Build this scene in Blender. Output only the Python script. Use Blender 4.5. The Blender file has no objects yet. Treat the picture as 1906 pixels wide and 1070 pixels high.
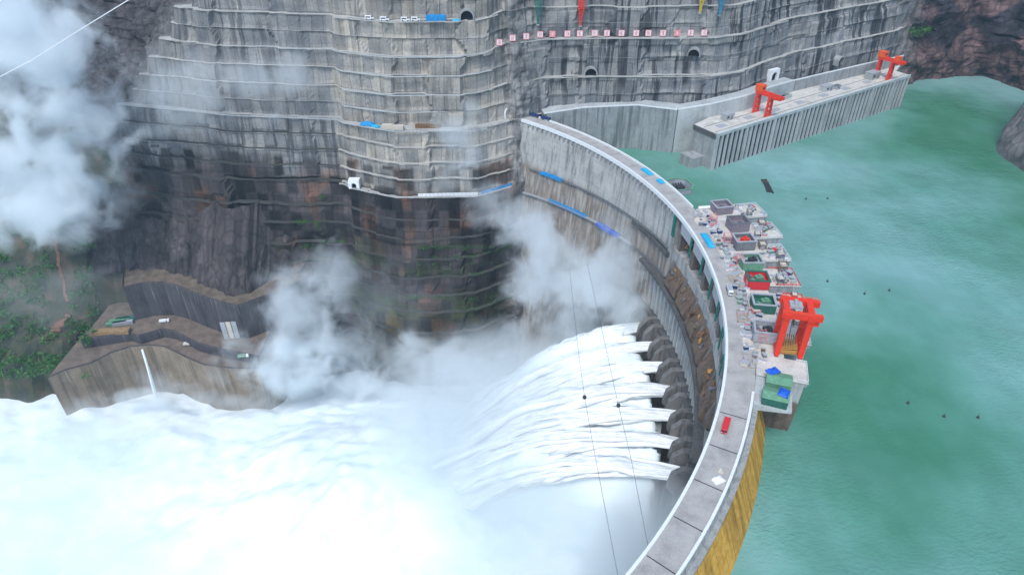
import bpy, bmesh, math, random
from mathutils import Vector, noise as mn
R = random.Random(7)
rad = math.radians
S = bpy.context.scene
COL = S.collection
# ------------------------------------------------------------------ helpers
F_PX, PITCH, CAM_H = 1271.0, rad(35), 212.0
def at(u, v, z=0.0):
    """survey point: where the line of sight of photo pixel (u, v) meets the level z"""
    h = CAM_H - z
    den = F_PX*math.sin(PITCH) + (v-535)*math.cos(PITCH)
    num = F_PX*math.cos(PITCH) - (v-535)*math.sin(PITCH)
    return Vector((h*(u-953)/den, h*num/den, z))
def at_y(u, v, Y):
    den = F_PX*math.sin(PITCH) + (v-535)*math.cos(PITCH)
    num = F_PX*math.cos(PITCH) - (v-535)*math.sin(PITCH)
    h = Y*den/num
    return Vector((h*(u-953)/den, Y, CAM_H-h))
def lerp(a, b, t): return a + (b-a)*t
def clamp(x, a=0.0, b=1.0): return max(a, min(b, x))
def sstep(a, b, x):
    t = clamp((x-a)/(b-a)); return t*t*(3-2*t)
def interp(x, xs, ys):
    if x <= xs[0]: return ys[0]
    for i in range(1, len(xs)):
        if x <= xs[i]:
            t = (x-xs[i-1])/(xs[i]-xs[i-1]) if xs[i] > xs[i-1] else 1
            return lerp(ys[i-1], ys[i], t)
    return ys[-1]
def fbm(x, y, z=0.0, o=4):
    return mn.fractal(Vector((x, y, z)), 1.0, 2.0, o)

class MB:
    def __init__(s): s.v = []; s.f = []; s.m = []; s.uv = []
    def face(s, pts, mi=0):
        b = len(s.v); s.v += [tuple(p) for p in pts]; s.f.append(tuple(range(b, b+len(pts)))); s.m.append(mi)
    def box(s, c, d, rz=0.0, mi=0, taper=1.0, rx=0.0):
        """box centred at c with full size d; taper scales the top"""
        ca, sa = math.cos(rz), math.sin(rz); b = len(s.v)
        cx, sx = math.cos(rx), math.sin(rx)
        for zz in (-.5, .5):
            k = taper if zz > 0 else 1.0
            for xx, yy in ((-.5, -.5), (.5, -.5), (.5, .5), (-.5, .5)):
                x, y, z = xx*d[0]*k, yy*d[1]*k, zz*d[2]
                y, z = y*cx - z*sx, y*sx + z*cx
                s.v.append((c[0]+x*ca-y*sa, c[1]+x*sa+y*ca, c[2]+z))
        for q in ((0,3,2,1),(4,5,6,7),(0,1,5,4),(1,2,6,5),(2,3,7,6),(3,0,4,7)):
            s.f.append(tuple(b+i for i in q)); s.m.append(mi)
        return s
    def bar(s, p, q, w, h=None, mi=0):
        p = Vector(p); q = Vector(q); h = h or w; d = (q-p)
        if d.length < 1e-6: return s
        d.normalize(); up = Vector((0,0,1)) if abs(d.z) < .95 else Vector((0,1,0))
        a = d.cross(up).normalized()*w/2; c = a.cross(d).normalized()*h/2; b = len(s.v)
        for e in (p, q):
            for k in (-a-c, a-c, a+c, -a+c): s.v.append(tuple(e+k))
        for f in ((0,3,2,1),(4,5,6,7),(0,1,5,4),(1,2,6,5),(2,3,7,6),(3,0,4,7)):
            s.f.append(tuple(b+i for i in f)); s.m.append(mi)
        return s
    def tube(s, pts, r, n=8, mi=0, cap=True, radii=None):
        pts = [Vector(p) for p in pts]; b = len(s.v)
        for i, p in enumerate(pts):
            d = (pts[min(i+1, len(pts)-1)] - pts[max(i-1, 0)]).normalized()
            up = Vector((0,0,1)) if abs(d.z) < .9 else Vector((0,1,0))
            a = d.cross(up).normalized(); c = a.cross(d)
            rr = radii[i] if radii else r
            for k in range(n):
                t = 2*math.pi*k/n; s.v.append(tuple(p + a*math.cos(t)*rr + c*math.sin(t)*rr))
        for i in range(len(pts)-1):
            for k in range(n):
                s.f.append((b+i*n+k, b+i*n+(k+1)%n, b+(i+1)*n+(k+1)%n, b+(i+1)*n+k)); s.m.append(mi)
        if cap:
            s.f.append(tuple(b+k for k in reversed(range(n)))); s.m.append(mi)
            s.f.append(tuple(b+(len(pts)-1)*n+k for k in range(n))); s.m.append(mi)
        return s
    def prism(s, poly, z0, z1, mi=0, top_mi=None, inset=0.0):
        """poly CCW list of (x, y); z1 may be a list of heights"""
        n = len(poly); b = len(s.v)
        cx = sum(p[0] for p in poly)/n; cy = sum(p[1] for p in poly)/n
        for p in poly: s.v.append((p[0], p[1], z0))
        for i, p in enumerate(poly):
            zz = z1[i] if isinstance(z1, (list, tuple)) else z1
            s.v.append((lerp(p[0], cx, inset), lerp(p[1], cy, inset), zz))
        for i in range(n):
            j = (i+1) % n; s.f.append((b+i, b+j, b+n+j, b+n+i)); s.m.append(mi)
        s.f.append(tuple(b+n+i for i in range(n))); s.m.append(mi if top_mi is None else top_mi)
        s.f.append(tuple(b+i for i in reversed(range(n)))); s.m.append(mi)
        return s
    def build(s, name, mat, parent=None, smooth=False, bevel=0.0, uv=None):
        me = bpy.data.meshes.new(name)
        off = Vector((0,0,0))
        me.from_pydata(s.v, [], s.f)
        for m in (mat if isinstance(mat, (list, tuple)) else [mat]): me.materials.append(m)
        for i, p in enumerate(me.polygons):
            p.material_index = s.m[i]; p.use_smooth = smooth
        if uv:
            l = me.uv_layers.new(name="UVMap")
            for lp in me.loops: l.data[lp.index].uv = uv[lp.vertex_index]
        me.update()
        o = bpy.data.objects.new(name, me); COL.objects.link(o)
        if parent: o.parent = parent
        if bevel:
            b = o.modifiers.new("bevel", 'BEVEL'); b.width = bevel; b.segments = 1; b.limit_method = 'ANGLE'
        return o
def tag(o, label=None, cat=None, group=None, kind=None):
    if label: o["label"] = label
    if cat: o["category"] = cat
    if group: o["group"] = group
    if kind: o["kind"] = kind
    return o
def thing(name, label, cat, loc=(0,0,0), rz=0.0, group=None):
    o = bpy.data.objects.new(name, None); COL.objects.link(o)
    o.location = loc; o.rotation_euler = (0, 0, rz); o.empty_display_size = 2
    return tag(o, label, cat, group)
def shift(mb, d):
    mb.v = [(x+d[0], y+d[1], z+d[2]) for x, y, z in mb.v]; return mb
def copy_tree(o, parent=None):
    c = o.copy(); COL.objects.link(c)
    if parent: c.parent = parent
    for ch in list(o.children): copy_tree(ch, c)
    return c

# ------------------------------------------------------------------ materials
class NT:
    def __init__(s, name):
        s.m = bpy.data.materials.new(name); s.m.use_nodes = True
        s.t = s.m.node_tree; s.n = s.t.nodes; s.l = s.t.links
        s.b = s.n["Principled BSDF"]; s.out = s.n["Material Output"]
    def node(s, typ, **kw):
        n = s.n.new(typ)
        for k, v in kw.items():
            if hasattr(n, k) and not k[0].isupper(): setattr(n, k, v)
            else: n.inputs[k].default_value = v
        return n
    def link(s, a, b): s.l.new(a, b)
    def coord(s, kind="Object", scale=(1,1,1)):
        if kind == "Position":
            o = s.node("ShaderNodeNewGeometry").outputs["Position"]
        else:
            o = s.node("ShaderNodeTexCoord").outputs[kind]
        mp = s.node("ShaderNodeMapping"); mp.inputs["Scale"].default_value = scale
        s.link(o, mp.inputs["Vector"]); return mp.outputs[0]
    def noise(s, vec, scale, detail=4, rough=.55):
        n = s.node("ShaderNodeTexNoise"); n.inputs["Scale"].default_value = scale
        n.inputs["Detail"].default_value = detail; n.inputs["Roughness"].default_value = rough
        s.link(vec, n.inputs["Vector"]); return n.outputs["Fac"]
    def ramp(s, fac, stops):
        r = s.node("ShaderNodeValToRGB"); e = r.color_ramp.elements
        while len(e) < len(stops): e.new(.5)
        for i, (p, c) in enumerate(stops):
            e[i].position = p; e[i].color = (c, c, c, 1) if isinstance(c, (int, float)) else (*c, 1)
        s.link(fac, r.inputs[0]); return r.outputs[0]
    def mix(s, a, b, fac, typ='MIX'):
        m = s.node("ShaderNodeMix"); m.data_type = 'RGBA'; m.blend_type = typ
        for sock, val in ((m.inputs[0], fac), (m.inputs[6], a), (m.inputs[7], b)):
            if hasattr(val, "default_value") or hasattr(val, "is_linked"): s.link(val, sock)
            elif isinstance(val, (int, float)): sock.default_value = val if sock == m.inputs[0] else (val,)*3+(1,)
            else: sock.default_value = (*val, 1)
        return m.outputs[2]
    def math(s, op, a, b=0.0):
        m = s.node("ShaderNodeMath"); m.operation = op
        for i, v in ((0, a), (1, b)):
            if isinstance(v, (int, float)): m.inputs[i].default_value = v
            else: s.link(v, m.inputs[i])
        return m.outputs[0]
    def bump(s, h, strength=.3, dist=.3):
        b = s.node("ShaderNodeBump"); b.inputs["Strength"].default_value = strength
        b.inputs["Distance"].default_value = dist; s.link(h, b.inputs["Height"])
        s.link(b.outputs[0], s.b.inputs["Normal"])
    def done(s, col, rough=.85, metal=0.0):
        if isinstance(col, tuple): s.b.inputs["Base Color"].default_value = (*col, 1)
        else: s.link(col, s.b.inputs["Base Color"])
        s.b.inputs["Roughness"].default_value = rough; s.b.inputs["Metallic"].default_value = metal
        s.b.inputs["Specular IOR Level"].default_value = .3
        return s.m
def simple(name, c, var=.25, scale=.6, rough=.7, metal=0.0, dirt=.35):
    t = NT(name); v = t.coord("Position")
    n = t.noise(v, scale, 5, .6)
    c1 = t.ramp(n, [(.3, tuple(x*(1-var) for x in c)), (.7, tuple(min(1, x*(1+var*.6)) for x in c))])
    n2 = t.noise(t.coord("Position", (1, 1, .25)), scale*2.3, 3, .6)
    d = t.ramp(n2, [(.5, 0.0), (.72, 1.0)])
    c2 = t.mix(c1, tuple(x*.45+.02 for x in c), t.math('MULTIPLY', d, dirt))
    t.bump(n, .15, .1)
    return t.done(c2, rough, metal)
def concrete(name, c, streak=.5, scale=1.0, joints=None, low=None):
    """weathered concrete: cloudy mottling, vertical run-off stains, optional lift joints in UV metres"""
    t = NT(name); v = t.coord("Position")
    a = t.noise(v, .06*scale, 6, .65)
    c1 = t.ramp(a, [(.3, tuple(x*.72 for x in c)), (.5, c), (.72, tuple(min(1, x*1.18) for x in c))])
    b = t.noise(v, .9*scale, 5, .7)
    c2 = t.mix(c1, t.ramp(b, [(.3, .62), (.65, 1.06)]), .6, 'MULTIPLY')
    st = t.noise(t.coord("Position", (.28, .28, .018)), 1.0*scale, 5, .62)
    sm = t.ramp(st, [(.5, 0.0), (.6, .6), (.74, 1.0)])
    c3 = t.mix(c2, tuple(x*.3 for x in c), t.math('MULTIPLY', sm, streak))
    st2 = t.noise(t.coord("Position", (.5, .5, .02)), 1.3*scale, 3, .6)
    c3 = t.mix(c3, (.5, .47, .42), t.math('MULTIPLY', t.ramp(st2, [(.6, 0.0), (.75, 1.0)]), streak*.5))
    if joints:
        br = t.node("ShaderNodeTexBrick"); t.link(t.coord("UV"), br.inputs["Vector"])
        br.inputs["Scale"].default_value = 1.0; br.inputs["Brick Width"].default_value = joints[0]
        br.inputs["Row Height"].default_value = joints[1]; br.inputs["Mortar Size"].default_value = joints[2]
        br.inputs["Mortar Smooth"].default_value = .4; br.offset = 0.0
        br.inputs["Color1"].default_value = (1, 1, 1, 1); br.inputs["Color2"].default_value = (.86, .87, .88, 1)
        br.inputs["Mortar"].default_value = (.55, .54, .53, 1)
        c3 = t.mix(c3, br.outputs["Color"], .8, 'MULTIPLY')
    if low is not None:      # a belt of rust and mould below the first catwalk
        sz = t.node("ShaderNodeSeparateXYZ"); t.link(t.coord("Position"), sz.inputs[0])
        k = t.ramp(t.math('MULTIPLY', t.math('ADD', sz.outputs[2], -low), -1/12), [(0.0, 0.0), (.5, 1.0)])
        s3 = t.noise(t.coord("Position", (.22, .22, .014)), 1.0, 5, .6)
        bn = t.ramp(s3, [(.38, (.36, .33, .29)), (.47, (.24, .185, .14)), (.55, (.12, .095, .08)), (.66, (.34, .32, .30))])
        c3 = t.mix(c3, bn, t.math('MULTIPLY', k, .72))
    t.bump(b, .3, .25)
    return t.done(c3, .88)

M = {}
M['conc'] = concrete("concrete_pale", (.44, .465, .47), .25)
M['conc_mid'] = concrete("concrete_mid", (.33, .345, .35), .55)
M['conc_block'] = concrete("concrete_block", (.30, .325, .335), .95)
M['conc_dark'] = concrete("concrete_dark_wet", (.10, .10, .10), .6, 1.5)
M['conc_wet'] = concrete("concrete_wet_brown", (.17, .15, .135), .7, 1.2)
M['bucket'] = concrete("bucket_wet_concrete", (.17, .165, .16), .9, 1.6)
M['chute'] = concrete("chute_iron_stained", (.15, .105, .075), .9, 2.2)
M['dam_face'] = concrete("dam_downstream_face", (.43, .43, .415), .9, 1.0, (22.0, 9.0, .14), -32.0)
M['road'] = concrete("crest_road_concrete", (.40, .39, .375), .0, 2.0)
M['deck'] = concrete("intake_deck", (.58, .555, .51), .0, 2.0)
M['white'] = simple("white_paint", (.78, .79, .8), .08)
M['rail'] = simple("white_parapet", (.72, .75, .76), .12, 1.2)
M['red'] = simple("crane_red", (.74, .042, .018), .15, .8, .5, dirt=.2)
M['orange'] = simple("crane_orange", (.78, .11, .022), .15, .8, .5, dirt=.2)
M['truck_red'] = simple("truck_red", (.6, .03, .04), .1, 1, .4, dirt=.1)
M['blue'] = simple("tarpaulin_blue", (.015, .27, .62), .35, .9, .55, dirt=.2)
M['sky_blue'] = simple("sheet_sky_blue", (.02, .40, .68), .25, .9, .5, dirt=.2)
M['deep_blue'] = simple("tarpaulin_deep_blue", (.01, .1, .55), .3, .9, .5, dirt=.1)
M['navy'] = simple("navy_paint", (.02, .045, .15), .3, 1, .5)
M['screen'] = simple("screen_dark", (.008, .018, .034), .3, 1, .6)
M['teal'] = simple("teal_netting", (.01, .16, .13), .4, 1.2, .9)
M['green'] = simple("green_sheet_metal", (.13, .30, .19), .25, .7, .6)
M['dkgreen'] = simple("dark_green_metal", (.03, .13, .10), .25, .7, .6)
M['steel'] = simple("grey_steel", (.20, .21, .23), .3, .8, .5, .3)
M['dark'] = simple("dark_steel", (.045, .045, .055), .3, .8, .6)
M['black'] = simple("opening_dark_paint", (.012, .013, .016), .2, 1, .95)  # near-black that paints the unlit inside of tunnels and shaft
M['grey'] = simple("light_grey_metal", (.36, .38, .41), .2, .8, .6)
M['cream'] = simple("cream_bags", (.58, .53, .46), .3, 1.5, .9)
M['sand'] = simple("gravel_heap", (.35, .30, .25), .4, 2.5, .95)
M['rust'] = simple("rusty_gate", (.20, .115, .06), .5, .5, .8, dirt=.6)
M['ochre'] = simple("ochre_timber", (.50, .27, .07), .4, 1.0, .8)
M['pink'] = simple("pink_board", (.75, .28, .30), .12, 1.0, .7, dirt=.1)
M['board'] = simple("pale_board", (.80, .70, .72), .1, 1.0, .7, dirt=.1)
M['stroke'] = simple("red_stroke", (.62, .05, .08), .1, 1.0, .7, dirt=.1)
M['shed_roof'] = simple("shed_roof_ochre", (.30, .20, .10), .4, .5, .8)
M['yellow'] = simple("yellow_mast", (.6, .42, .05), .2, 1, .6)
M['blue_mast'] = simple("blue_mast", (.05, .25, .42), .2, 1, .6)
M['brown_road'] = simple("muddy_road", (.165, .13, .105), .4, .12, .95)
M['purple'] = simple("dusty_container", (.22, .19, .22), .3, 1, .7)
M['glass'] = simple("dark_glass", (.02, .03, .04), .1, 1, .15, dirt=0)
M['rubber'] = simple("rubber", (.015, .015, .015), .1, 1, .8)
def leaf_mat():
    t = NT("leaves"); n = t.noise(t.coord("Position"), .35, 4, .6)
    return t.done(t.ramp(n, [(.3, (.016, .06, .015)), (.55, (.045, .15, .03)), (.75, (.11, .26, .05))]), .7)
M['leaf'] = leaf_mat()

def cliff_mat():
    t = NT("shotcrete_and_rock"); uv = t.coord("UV")
    a = t.node("ShaderNodeVertexColor"); a.layer_name = "albedo"
    g = t.node("ShaderNodeVertexColor"); g.layer_name = "wear"
    sep = t.node("ShaderNodeSeparateColor"); t.link(g.outputs[0], sep.inputs[0])
    streak_amt, block_amt, rock_amt = sep.outputs[0], sep.outputs[1], sep.outputs[2]
    br = t.node("ShaderNodeTexBrick"); 
    wob = t.node("ShaderNodeMix"); wob.data_type = 'VECTOR'
    wn = t.node("ShaderNodeTexNoise"); wn.inputs["Scale"].default_value = .05; wn.inputs["Detail"].default_value = 3
    t.link(uv, wn.inputs["Vector"])
    va = t.node("ShaderNodeVectorMath"); va.operation = 'MULTIPLY_ADD'
    t.link(wn.outputs["Color"], va.inputs[0]); va.inputs[1].default_value = (4.5, 2.4, 0); t.link(uv, va.inputs[2])
    t.link(va.outputs[0], br.inputs["Vector"])
    br.inputs["Scale"].default_value = 1.0; br.inputs["Brick Width"].default_value = 9.5
    br.inputs["Row Height"].default_value = 13.3; br.inputs["Mortar Size"].default_value = .36
    br.inputs["Mortar Smooth"].default_value = .6; br.offset = .37; br.inputs["Bias"].default_value = .1
    br.inputs["Color1"].default_value = (1.12, 1.1, 1.08, 1); br.inputs["Color2"].default_value = (.68, .70, .74, 1)
    br.inputs["Mortar"].default_value = (.42, .43, .46, 1)
    c = t.mix(a.outputs[0], br.outputs["Color"], block_amt, 'MULTIPLY')
    # irregular slabs of re-sprayed concrete, paler and pinker
    sl = t.noise(t.coord("UV", (1, 1.3, 1)), .045, 4, .6)
    c = t.mix(c, t.ramp(sl, [(.35, (.74, .76, .82)), (.5, (1, 1, 1)), (.66, (1.22, 1.14, 1.06))]), .75, 'MULTIPLY')
    # fine mottling
    f = t.noise(uv, .55, 6, .72)
    c = t.mix(c, t.ramp(f, [(.32, .5), (.5, .95), (.68, 1.2)]), .65, 'MULTIPLY')
    # narrow weep marks
    w = t.noise(t.coord("UV", (.55, .035, 1)), 1.0, 4, .65)
    c = t.mix(c, t.ramp(w, [(.38, .68), (.52, 1.0), (.66, 1.16)]), .25, 'MULTIPLY')
    # black water streaks running down from the berms
    st = t.noise(t.coord("UV", (.16, .011, 1)), 1.0, 5, .6)
    st = t.ramp(st, [(.51, 0.0), (.54, .8), (.64, 1.0)])
    ms = t.noise(uv, .018, 3, .5)
    st = t.math('MULTIPLY', st, t.ramp(ms, [(.40, 0.0), (.52, 1.0)]))
    c = t.mix(c, (.028, .03, .036), t.math('MULTIPLY', st, streak_amt))
    # bare rock
    p = t.coord("Position")
    r1 = t.noise(p, .05, 8, .72)
    vo = t.node("ShaderNodeTexVoronoi"); vo.feature = 'DISTANCE_TO_EDGE'; vo.inputs["Scale"].default_value = .11
    t.link(t.coord("Position", (1, 1, .55)), vo.inputs["Vector"])
    cr = t.ramp(vo.outputs["Distance"], [(.0, .35), (.12, 1.0)])
    rk = t.mix(a.outputs[0], t.ramp(r1, [(.3, .3), (.5, .9), (.7, 1.7)]), 1.0, 'MULTIPLY')
    rk = t.mix(rk, cr, .8, 'MULTIPLY')
    c = t.mix(c, rk, rock_amt)
    h = t.mix(f, r1, .4)
    t.bump(h, .55, .9)
    return t.done(c, .9)
M['cliff'] = cliff_mat()
M['berm'] = concrete("berm_concrete", (.42, .42, .40), .0, 1.6)
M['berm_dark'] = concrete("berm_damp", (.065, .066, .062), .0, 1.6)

def water_mat():
    t = NT("reservoir_water"); v = t.coord("Position")
    n = t.noise(v, .006, 4, .55)
    c = t.ramp(n, [(.34, (.055, .205, .125)), (.48, (.12, .295, .245)), (.64, (.205, .385, .375))])  # turbid greens; the paler teal puts sky reflection into the colour
    big = t.noise(t.coord("Position", (1, .6, 1)), .05, 5, .6)
    c = t.mix(c, t.ramp(big, [(.4, .88), (.65, 1.1)]), .6, 'MULTIPLY')
    w1 = t.noise(t.coord("Position", (1, 1.7, 1)), .35, 3, .6)
    w2 = t.noise(t.coord("Position", (1, 1.4, 1)), .09, 3, .5)
    gust = t.ramp(t.noise(v, .011, 3, .5), [(.4, .15), (.62, 1.0)])
    h = t.math('MULTIPLY', t.math('ADD', w1, t.math('MULTIPLY', w2, 1.2)), gust)
    t.bump(h, .75, 1.1)
    m = t.done(c, .13); t.b.inputs["Specular IOR Level"].default_value = .5; t.b.inputs["IOR"].default_value = 1.333
    return m
M['water'] = water_mat()
def foam_mat():
    t = NT("white_water"); v = t.coord("Position")
    n = t.noise(v, .035, 6, .6)
    c = t.ramp(n, [(.3, (.70, .82, .88)), (.6, (.86, .92, .95))])
    t.bump(t.noise(v, .12, 5, .6), .35, 1.5)
    return t.done(c, .9)
M['foam'] = foam_mat()
def jet_mat():
    t = NT("jet_water"); v = t.coord("UV", (1, .05, 1))
    n = t.noise(v, .8, 5, .65)
    c = t.ramp(n, [(.3, (.83, .90, .93)), (.6, (.94, .96, .97))])
    t.bump(n, .25, .8)
    t.link(t.ramp(t.noise(t.coord("UV", (.7, .06, 1)), 1.0, 4, .6), [(.36, .6), (.56, 1.0)]), t.b.inputs["Alpha"])
    return t.done(c, .8)
M['jet'] = jet_mat()
def dam_up_mat():
    """upstream face: pale above, ochre iron-stained band down to the water, panel lines"""
    t = NT("dam_upstream_face"); uv = t.coord("UV")
    sx = t.node("ShaderNodeSeparateXYZ"); t.link(uv, sx.inputs[0])
    n = t.noise(t.coord("UV", (.35, .06, 1)), 1, 5, .65)
    edge = t.math('ADD', sx.outputs[1], t.math('MULTIPLY', n, 4.0))
    k = t.ramp(t.math('MULTIPLY', t.math('ADD', edge, 31.0), 1/31.0), [(.80, 1.0), (.86, 0.0)])
    a = t.noise(uv, .3, 6, .7)
    och = t.ramp(a, [(.3, (.42, .21, .03)), (.5, (.66, .35, .055)), (.7, (.72, .45, .12))])
    gr = t.ramp(a, [(.3, (.26, .265, .26)), (.7, (.46, .46, .44))])
    w = t.noise(t.coord("UV", (.22, .02, 1)), 1.0, 4, .6)
    c = t.mix(gr, och, k)
    c = t.mix(c, t.ramp(w, [(.36, .45), (.5, 1.0), (.65, 1.15)]), .7, 'MULTIPLY')
    br = t.node("ShaderNodeTexBrick"); t.link(uv, br.inputs["Vector"])
    br.inputs["Scale"].default_value = 1; br.inputs["Brick Width"].default_value = 7; br.inputs["Row Height"].default_value = 60
    br.inputs["Mortar Size"].default_value = .16; br.offset = 0
    br.inputs["Color1"].default_value = (1, 1, 1, 1); br.inputs["Color2"].default_value = (.85, .85, .85, 1); br.inputs["Mortar"].default_value = (.45, .4, .35, 1)
    c = t.mix(c, br.outputs["Color"], .75, 'MULTIPLY')
    t.bump(a, .3, .3)
    return t.done(c, .85)
M['dam_up'] = dam_up_mat()
def pier_mat():
    t = NT("pier_concrete_tide_marked"); v = t.coord("Position")
    sx = t.node("ShaderNodeSeparateXYZ"); t.link(v, sx.inputs[0])
    n = t.noise(t.coord("Position", (.4, .4, .12)), 1, 4, .6)
    z = t.math('ADD', sx.outputs[2], t.math('MULTIPLY', n, 5.0))
    k = t.ramp(t.math('MULTIPLY', t.math('ADD', z, 31.0), 1/31.0), [(.66, 1.0), (.70, 0.0)])
    a = t.noise(v, .5, 5, .7)
    c = t.mix(t.ramp(a, [(.3, (.30, .32, .34)), (.7, (.44, .46, .47))]), t.ramp(a, [(.3, (.09, .065, .05)), (.7, (.2, .155, .13))]), k)
    w = t.noise(t.coord("Position", (.3, .3, .02)), 1.4, 4, .6)
    c = t.mix(c, t.ramp(w, [(.36, .55), (.55, 1.05)]), .7, 'MULTIPLY')
    t.bump(a, .3, .3)
    return t.done(c, .85)
M['pier'] = pier_mat()
def mist_mat(name="mist_vapour", freq=.034, colour=(.925, .975, 1.0), th=.59, gain=5.4):
    """soft-edged vapour: ellipsoidal fall-off broken by drifting noise; the object's colour sets its density"""
    m = bpy.data.materials.new(name); m.use_nodes = True; T = m.node_tree; n = T.nodes; l = T.links
    n.remove(n["Principled BSDF"]); out = n["Material Output"]
    pv = n.new("ShaderNodeVolumePrincipled"); l.new(pv.outputs[0], out.inputs["Volume"])
    pv.inputs["Color"].default_value = (*colour, 1); pv.inputs["Anisotropy"].default_value = .0
    tc = n.new("ShaderNodeTexCoord"); ln = n.new("ShaderNodeVectorMath"); ln.operation = 'LENGTH'
    l.new(tc.outputs["Object"], ln.inputs[0])
    ge = n.new("ShaderNodeNewGeometry")
    ns = n.new("ShaderNodeTexNoise"); ns.inputs["Scale"].default_value = freq; ns.inputs["Detail"].default_value = 5
    ns.inputs["Roughness"].default_value = .58; ns.inputs["Distortion"].default_value = .4
    l.new(ge.outputs["Position"], ns.inputs["Vector"])
    def mth(op, a, b):
        q = n.new("ShaderNodeMath"); q.operation = op
        for i, v in ((0, a), (1, b)):
            if isinstance(v, (int, float)): q.inputs[i].default_value = v
            else: l.new(v, q.inputs[i])
        return q.outputs[0]
    fall = mth('SUBTRACT', 1.0, ln.outputs["Value"])
    d = mth('ADD', mth('MULTIPLY', fall, 1.7), mth('MULTIPLY', mth('SUBTRACT', ns.outputs["Fac"], th), gain))
    d = mth('MINIMUM', mth('MAXIMUM', d, 0.0), 1.0)
    d = mth('MULTIPLY', d, mth('MINIMUM', mth('MULTIPLY', mth('MAXIMUM', fall, 0.0), 4.0), 1.0))
    oi = n.new("ShaderNodeObjectInfo"); sc = n.new("ShaderNodeSeparateColor"); l.new(oi.outputs["Color"], sc.inputs[0])
    l.new(mth('MULTIPLY', d, sc.outputs[0]), pv.inputs["Density"])
    return m
M['mist'] = mist_mat()
M['spray'] = mist_mat('spray_vapour',   .012, (.94, .985, 1.0), .45, 2.0)
#PART2
# ------------------------------------------------------------------ the left bank: terraced cliff
CL = [ # x, y at crest level; up vector; down vector (per unit of set-back); share of natural rock
 (-1300, 800, 0, 2.2, 0, 2.4, 1), (-820, 760, 0, 2.2, 0, 2.4, 1), (-560, 690, .3, 2.2, 0, 2.2, 1), (-440, 668, 1.2, 1.8, .1, 2.0, 1),
 (-382, 640, 2.6, 1.2, .3, 1.6, 1), (-352, 604, 3.2, .73, .7, 1.2, .85), (-345, 582, 3.2, .73, .35, 1.4, .1), (-288, 569, .9, .9, .1, 1.45, 0),
 (-237, 556, 0, 1, 0, 1.35, 0), (-158, 548, 0, 1, -.1, 1, 0), (-146, 547, 0, 1, -.1, 1, 0), (-139, 539, 0, 1, -.1, 1, 0), (-106, 525, 0, 1, -.05, 1, 0),
 (-94, 521, 0, 1, 0, 1, 0), (-30, 523, .05, 1, .05, 1, 0), (-20, 528, .05, 1, .1, 1, 0), (-10, 534, -.1, 1.1, .1, 1, 0), (3, 544, -.3, 1.1, 0, 1, .5),
 (14, 553, -.2, 1, 0, 1, .55), (26, 561, -.1, 1, 0, 1, .1), (68, 566, 0, 1, 0, 1, 0), (130, 566, 0, 1, 0, 1, 0), (170, 568, -.2, 1, 0, 1, 0),
 (198, 580, -.45, .9, 0, 1, 0), (225, 604, -.5, .85, 0, 1, 0), (256, 630, -.5, .85, 0, 1, 0), (300, 656, -.5, .85, 0, 1, 0), (342, 679, -.5, .85, 0, 1, 0), (388, 706, -.45, .9, 0, 1, 0),
 (408, 725, -.3, 1, 0, .6, .4), (432, 735, 0, 1.3, 0, .5, 1), (465, 752, 0, 1.5, 0, .5, 1), (500, 764, .4, 1.5, 0, .5, 1), (530, 748, 1, 1.2, .3, .5, 1),
 (550, 702, 1.3, .6, .5, .2, 1), (585, 655, 1.2, .9, .5, .4, 1), (660, 610, .9, 1.4, .3, .6, 1), (900, 560, .2, 1.8, 0, .6, 1), (1300, 560, 0, 2, 0, .6, 1)]
UPZ_L = [12, 25, 39, 53, 66, 78, 100, 122, 150, 175]
UPZ_R = [14, 28.5, 43, 58, 69, 81, 103, 126, 154, 178]
UPW_L = [1.2, 2.6, 2.6, 3.0, .8, 5.0, 3, 3, 3]
UPW_R = [.3, 3.8, .3, 4.4, .4, 5.0, 3, 3, 3]
DNZ = [-13, -26, -39, -52, -72, -88, -105, -121, -137, -152, -172, -192, -212, -250]
DNW = [2.3, 2.4, 2.4, 3.6, 3.4, 2.9, 3.1, 3.6, 2.9, 3.9, 3.3, 3.3, 3.0]
arc = [0.0]
for a, b in zip(CL, CL[1:]): arc.append(arc[-1] + math.hypot(b[0]-a[0], b[1]-a[1]))
def cl_at(s):
    return [interp(s, arc, [c[k] for c in CL]) for k in range(7)]
ss = []; s = 0.0
while s < arc[-1]:
    ss.append(s); x = cl_at(s)[0]
    s += 2.0 if -360 < x < 440 else (5.0 if -520 < x < 660 else 14.0)
ss.append(arc[-1])
def cliff_rows(x, nat):
    """(z, set-back, tag) from the foot to the top; tag 0 wall, 1 berm lip, 2 berm inner edge, 3 kerb"""
    r = sstep(-40, 5, x); rows = []
    off = 0.0; z = 0.0; dn = []
    for k, zk in enumerate(DNZ):
        sub = max(3, int((z-zk)/2.6))
        h = z - zk
        for i in range(1, sub+1): dn.append((z - h*i/sub, off - .07*h*i/sub, 0))
        off -= .07*h; z = zk
        if k < len(DNW):
            w = DNW[k]
            dn.append((z, off-w, 1)); off -= w
    dn.reverse(); rows += dn
    rows.append((0.0, 0.0, 1))
    w0 = interp(x, [-345, -160, -100, -20, 20, 60], [4, 4.5, 9, 9, 3, 1])
    off = w0; z = 0.0; rows.append((.02, off, 2))
    for k in range(len(UPZ_L)):
        zk = lerp(UPZ_L[k], UPZ_R[k], r); sub = 6; h = zk - z
        for i in range(1, sub+1): rows.append((z + h*i/sub, off + .07*h*i/sub, 0 if i < sub else 1))
        off += .07*h; z = zk
        if k < 9:
            off += lerp(UPW_L[k], UPW_R[k], r); rows.append((z+.02, off, 2))
    return rows
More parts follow.
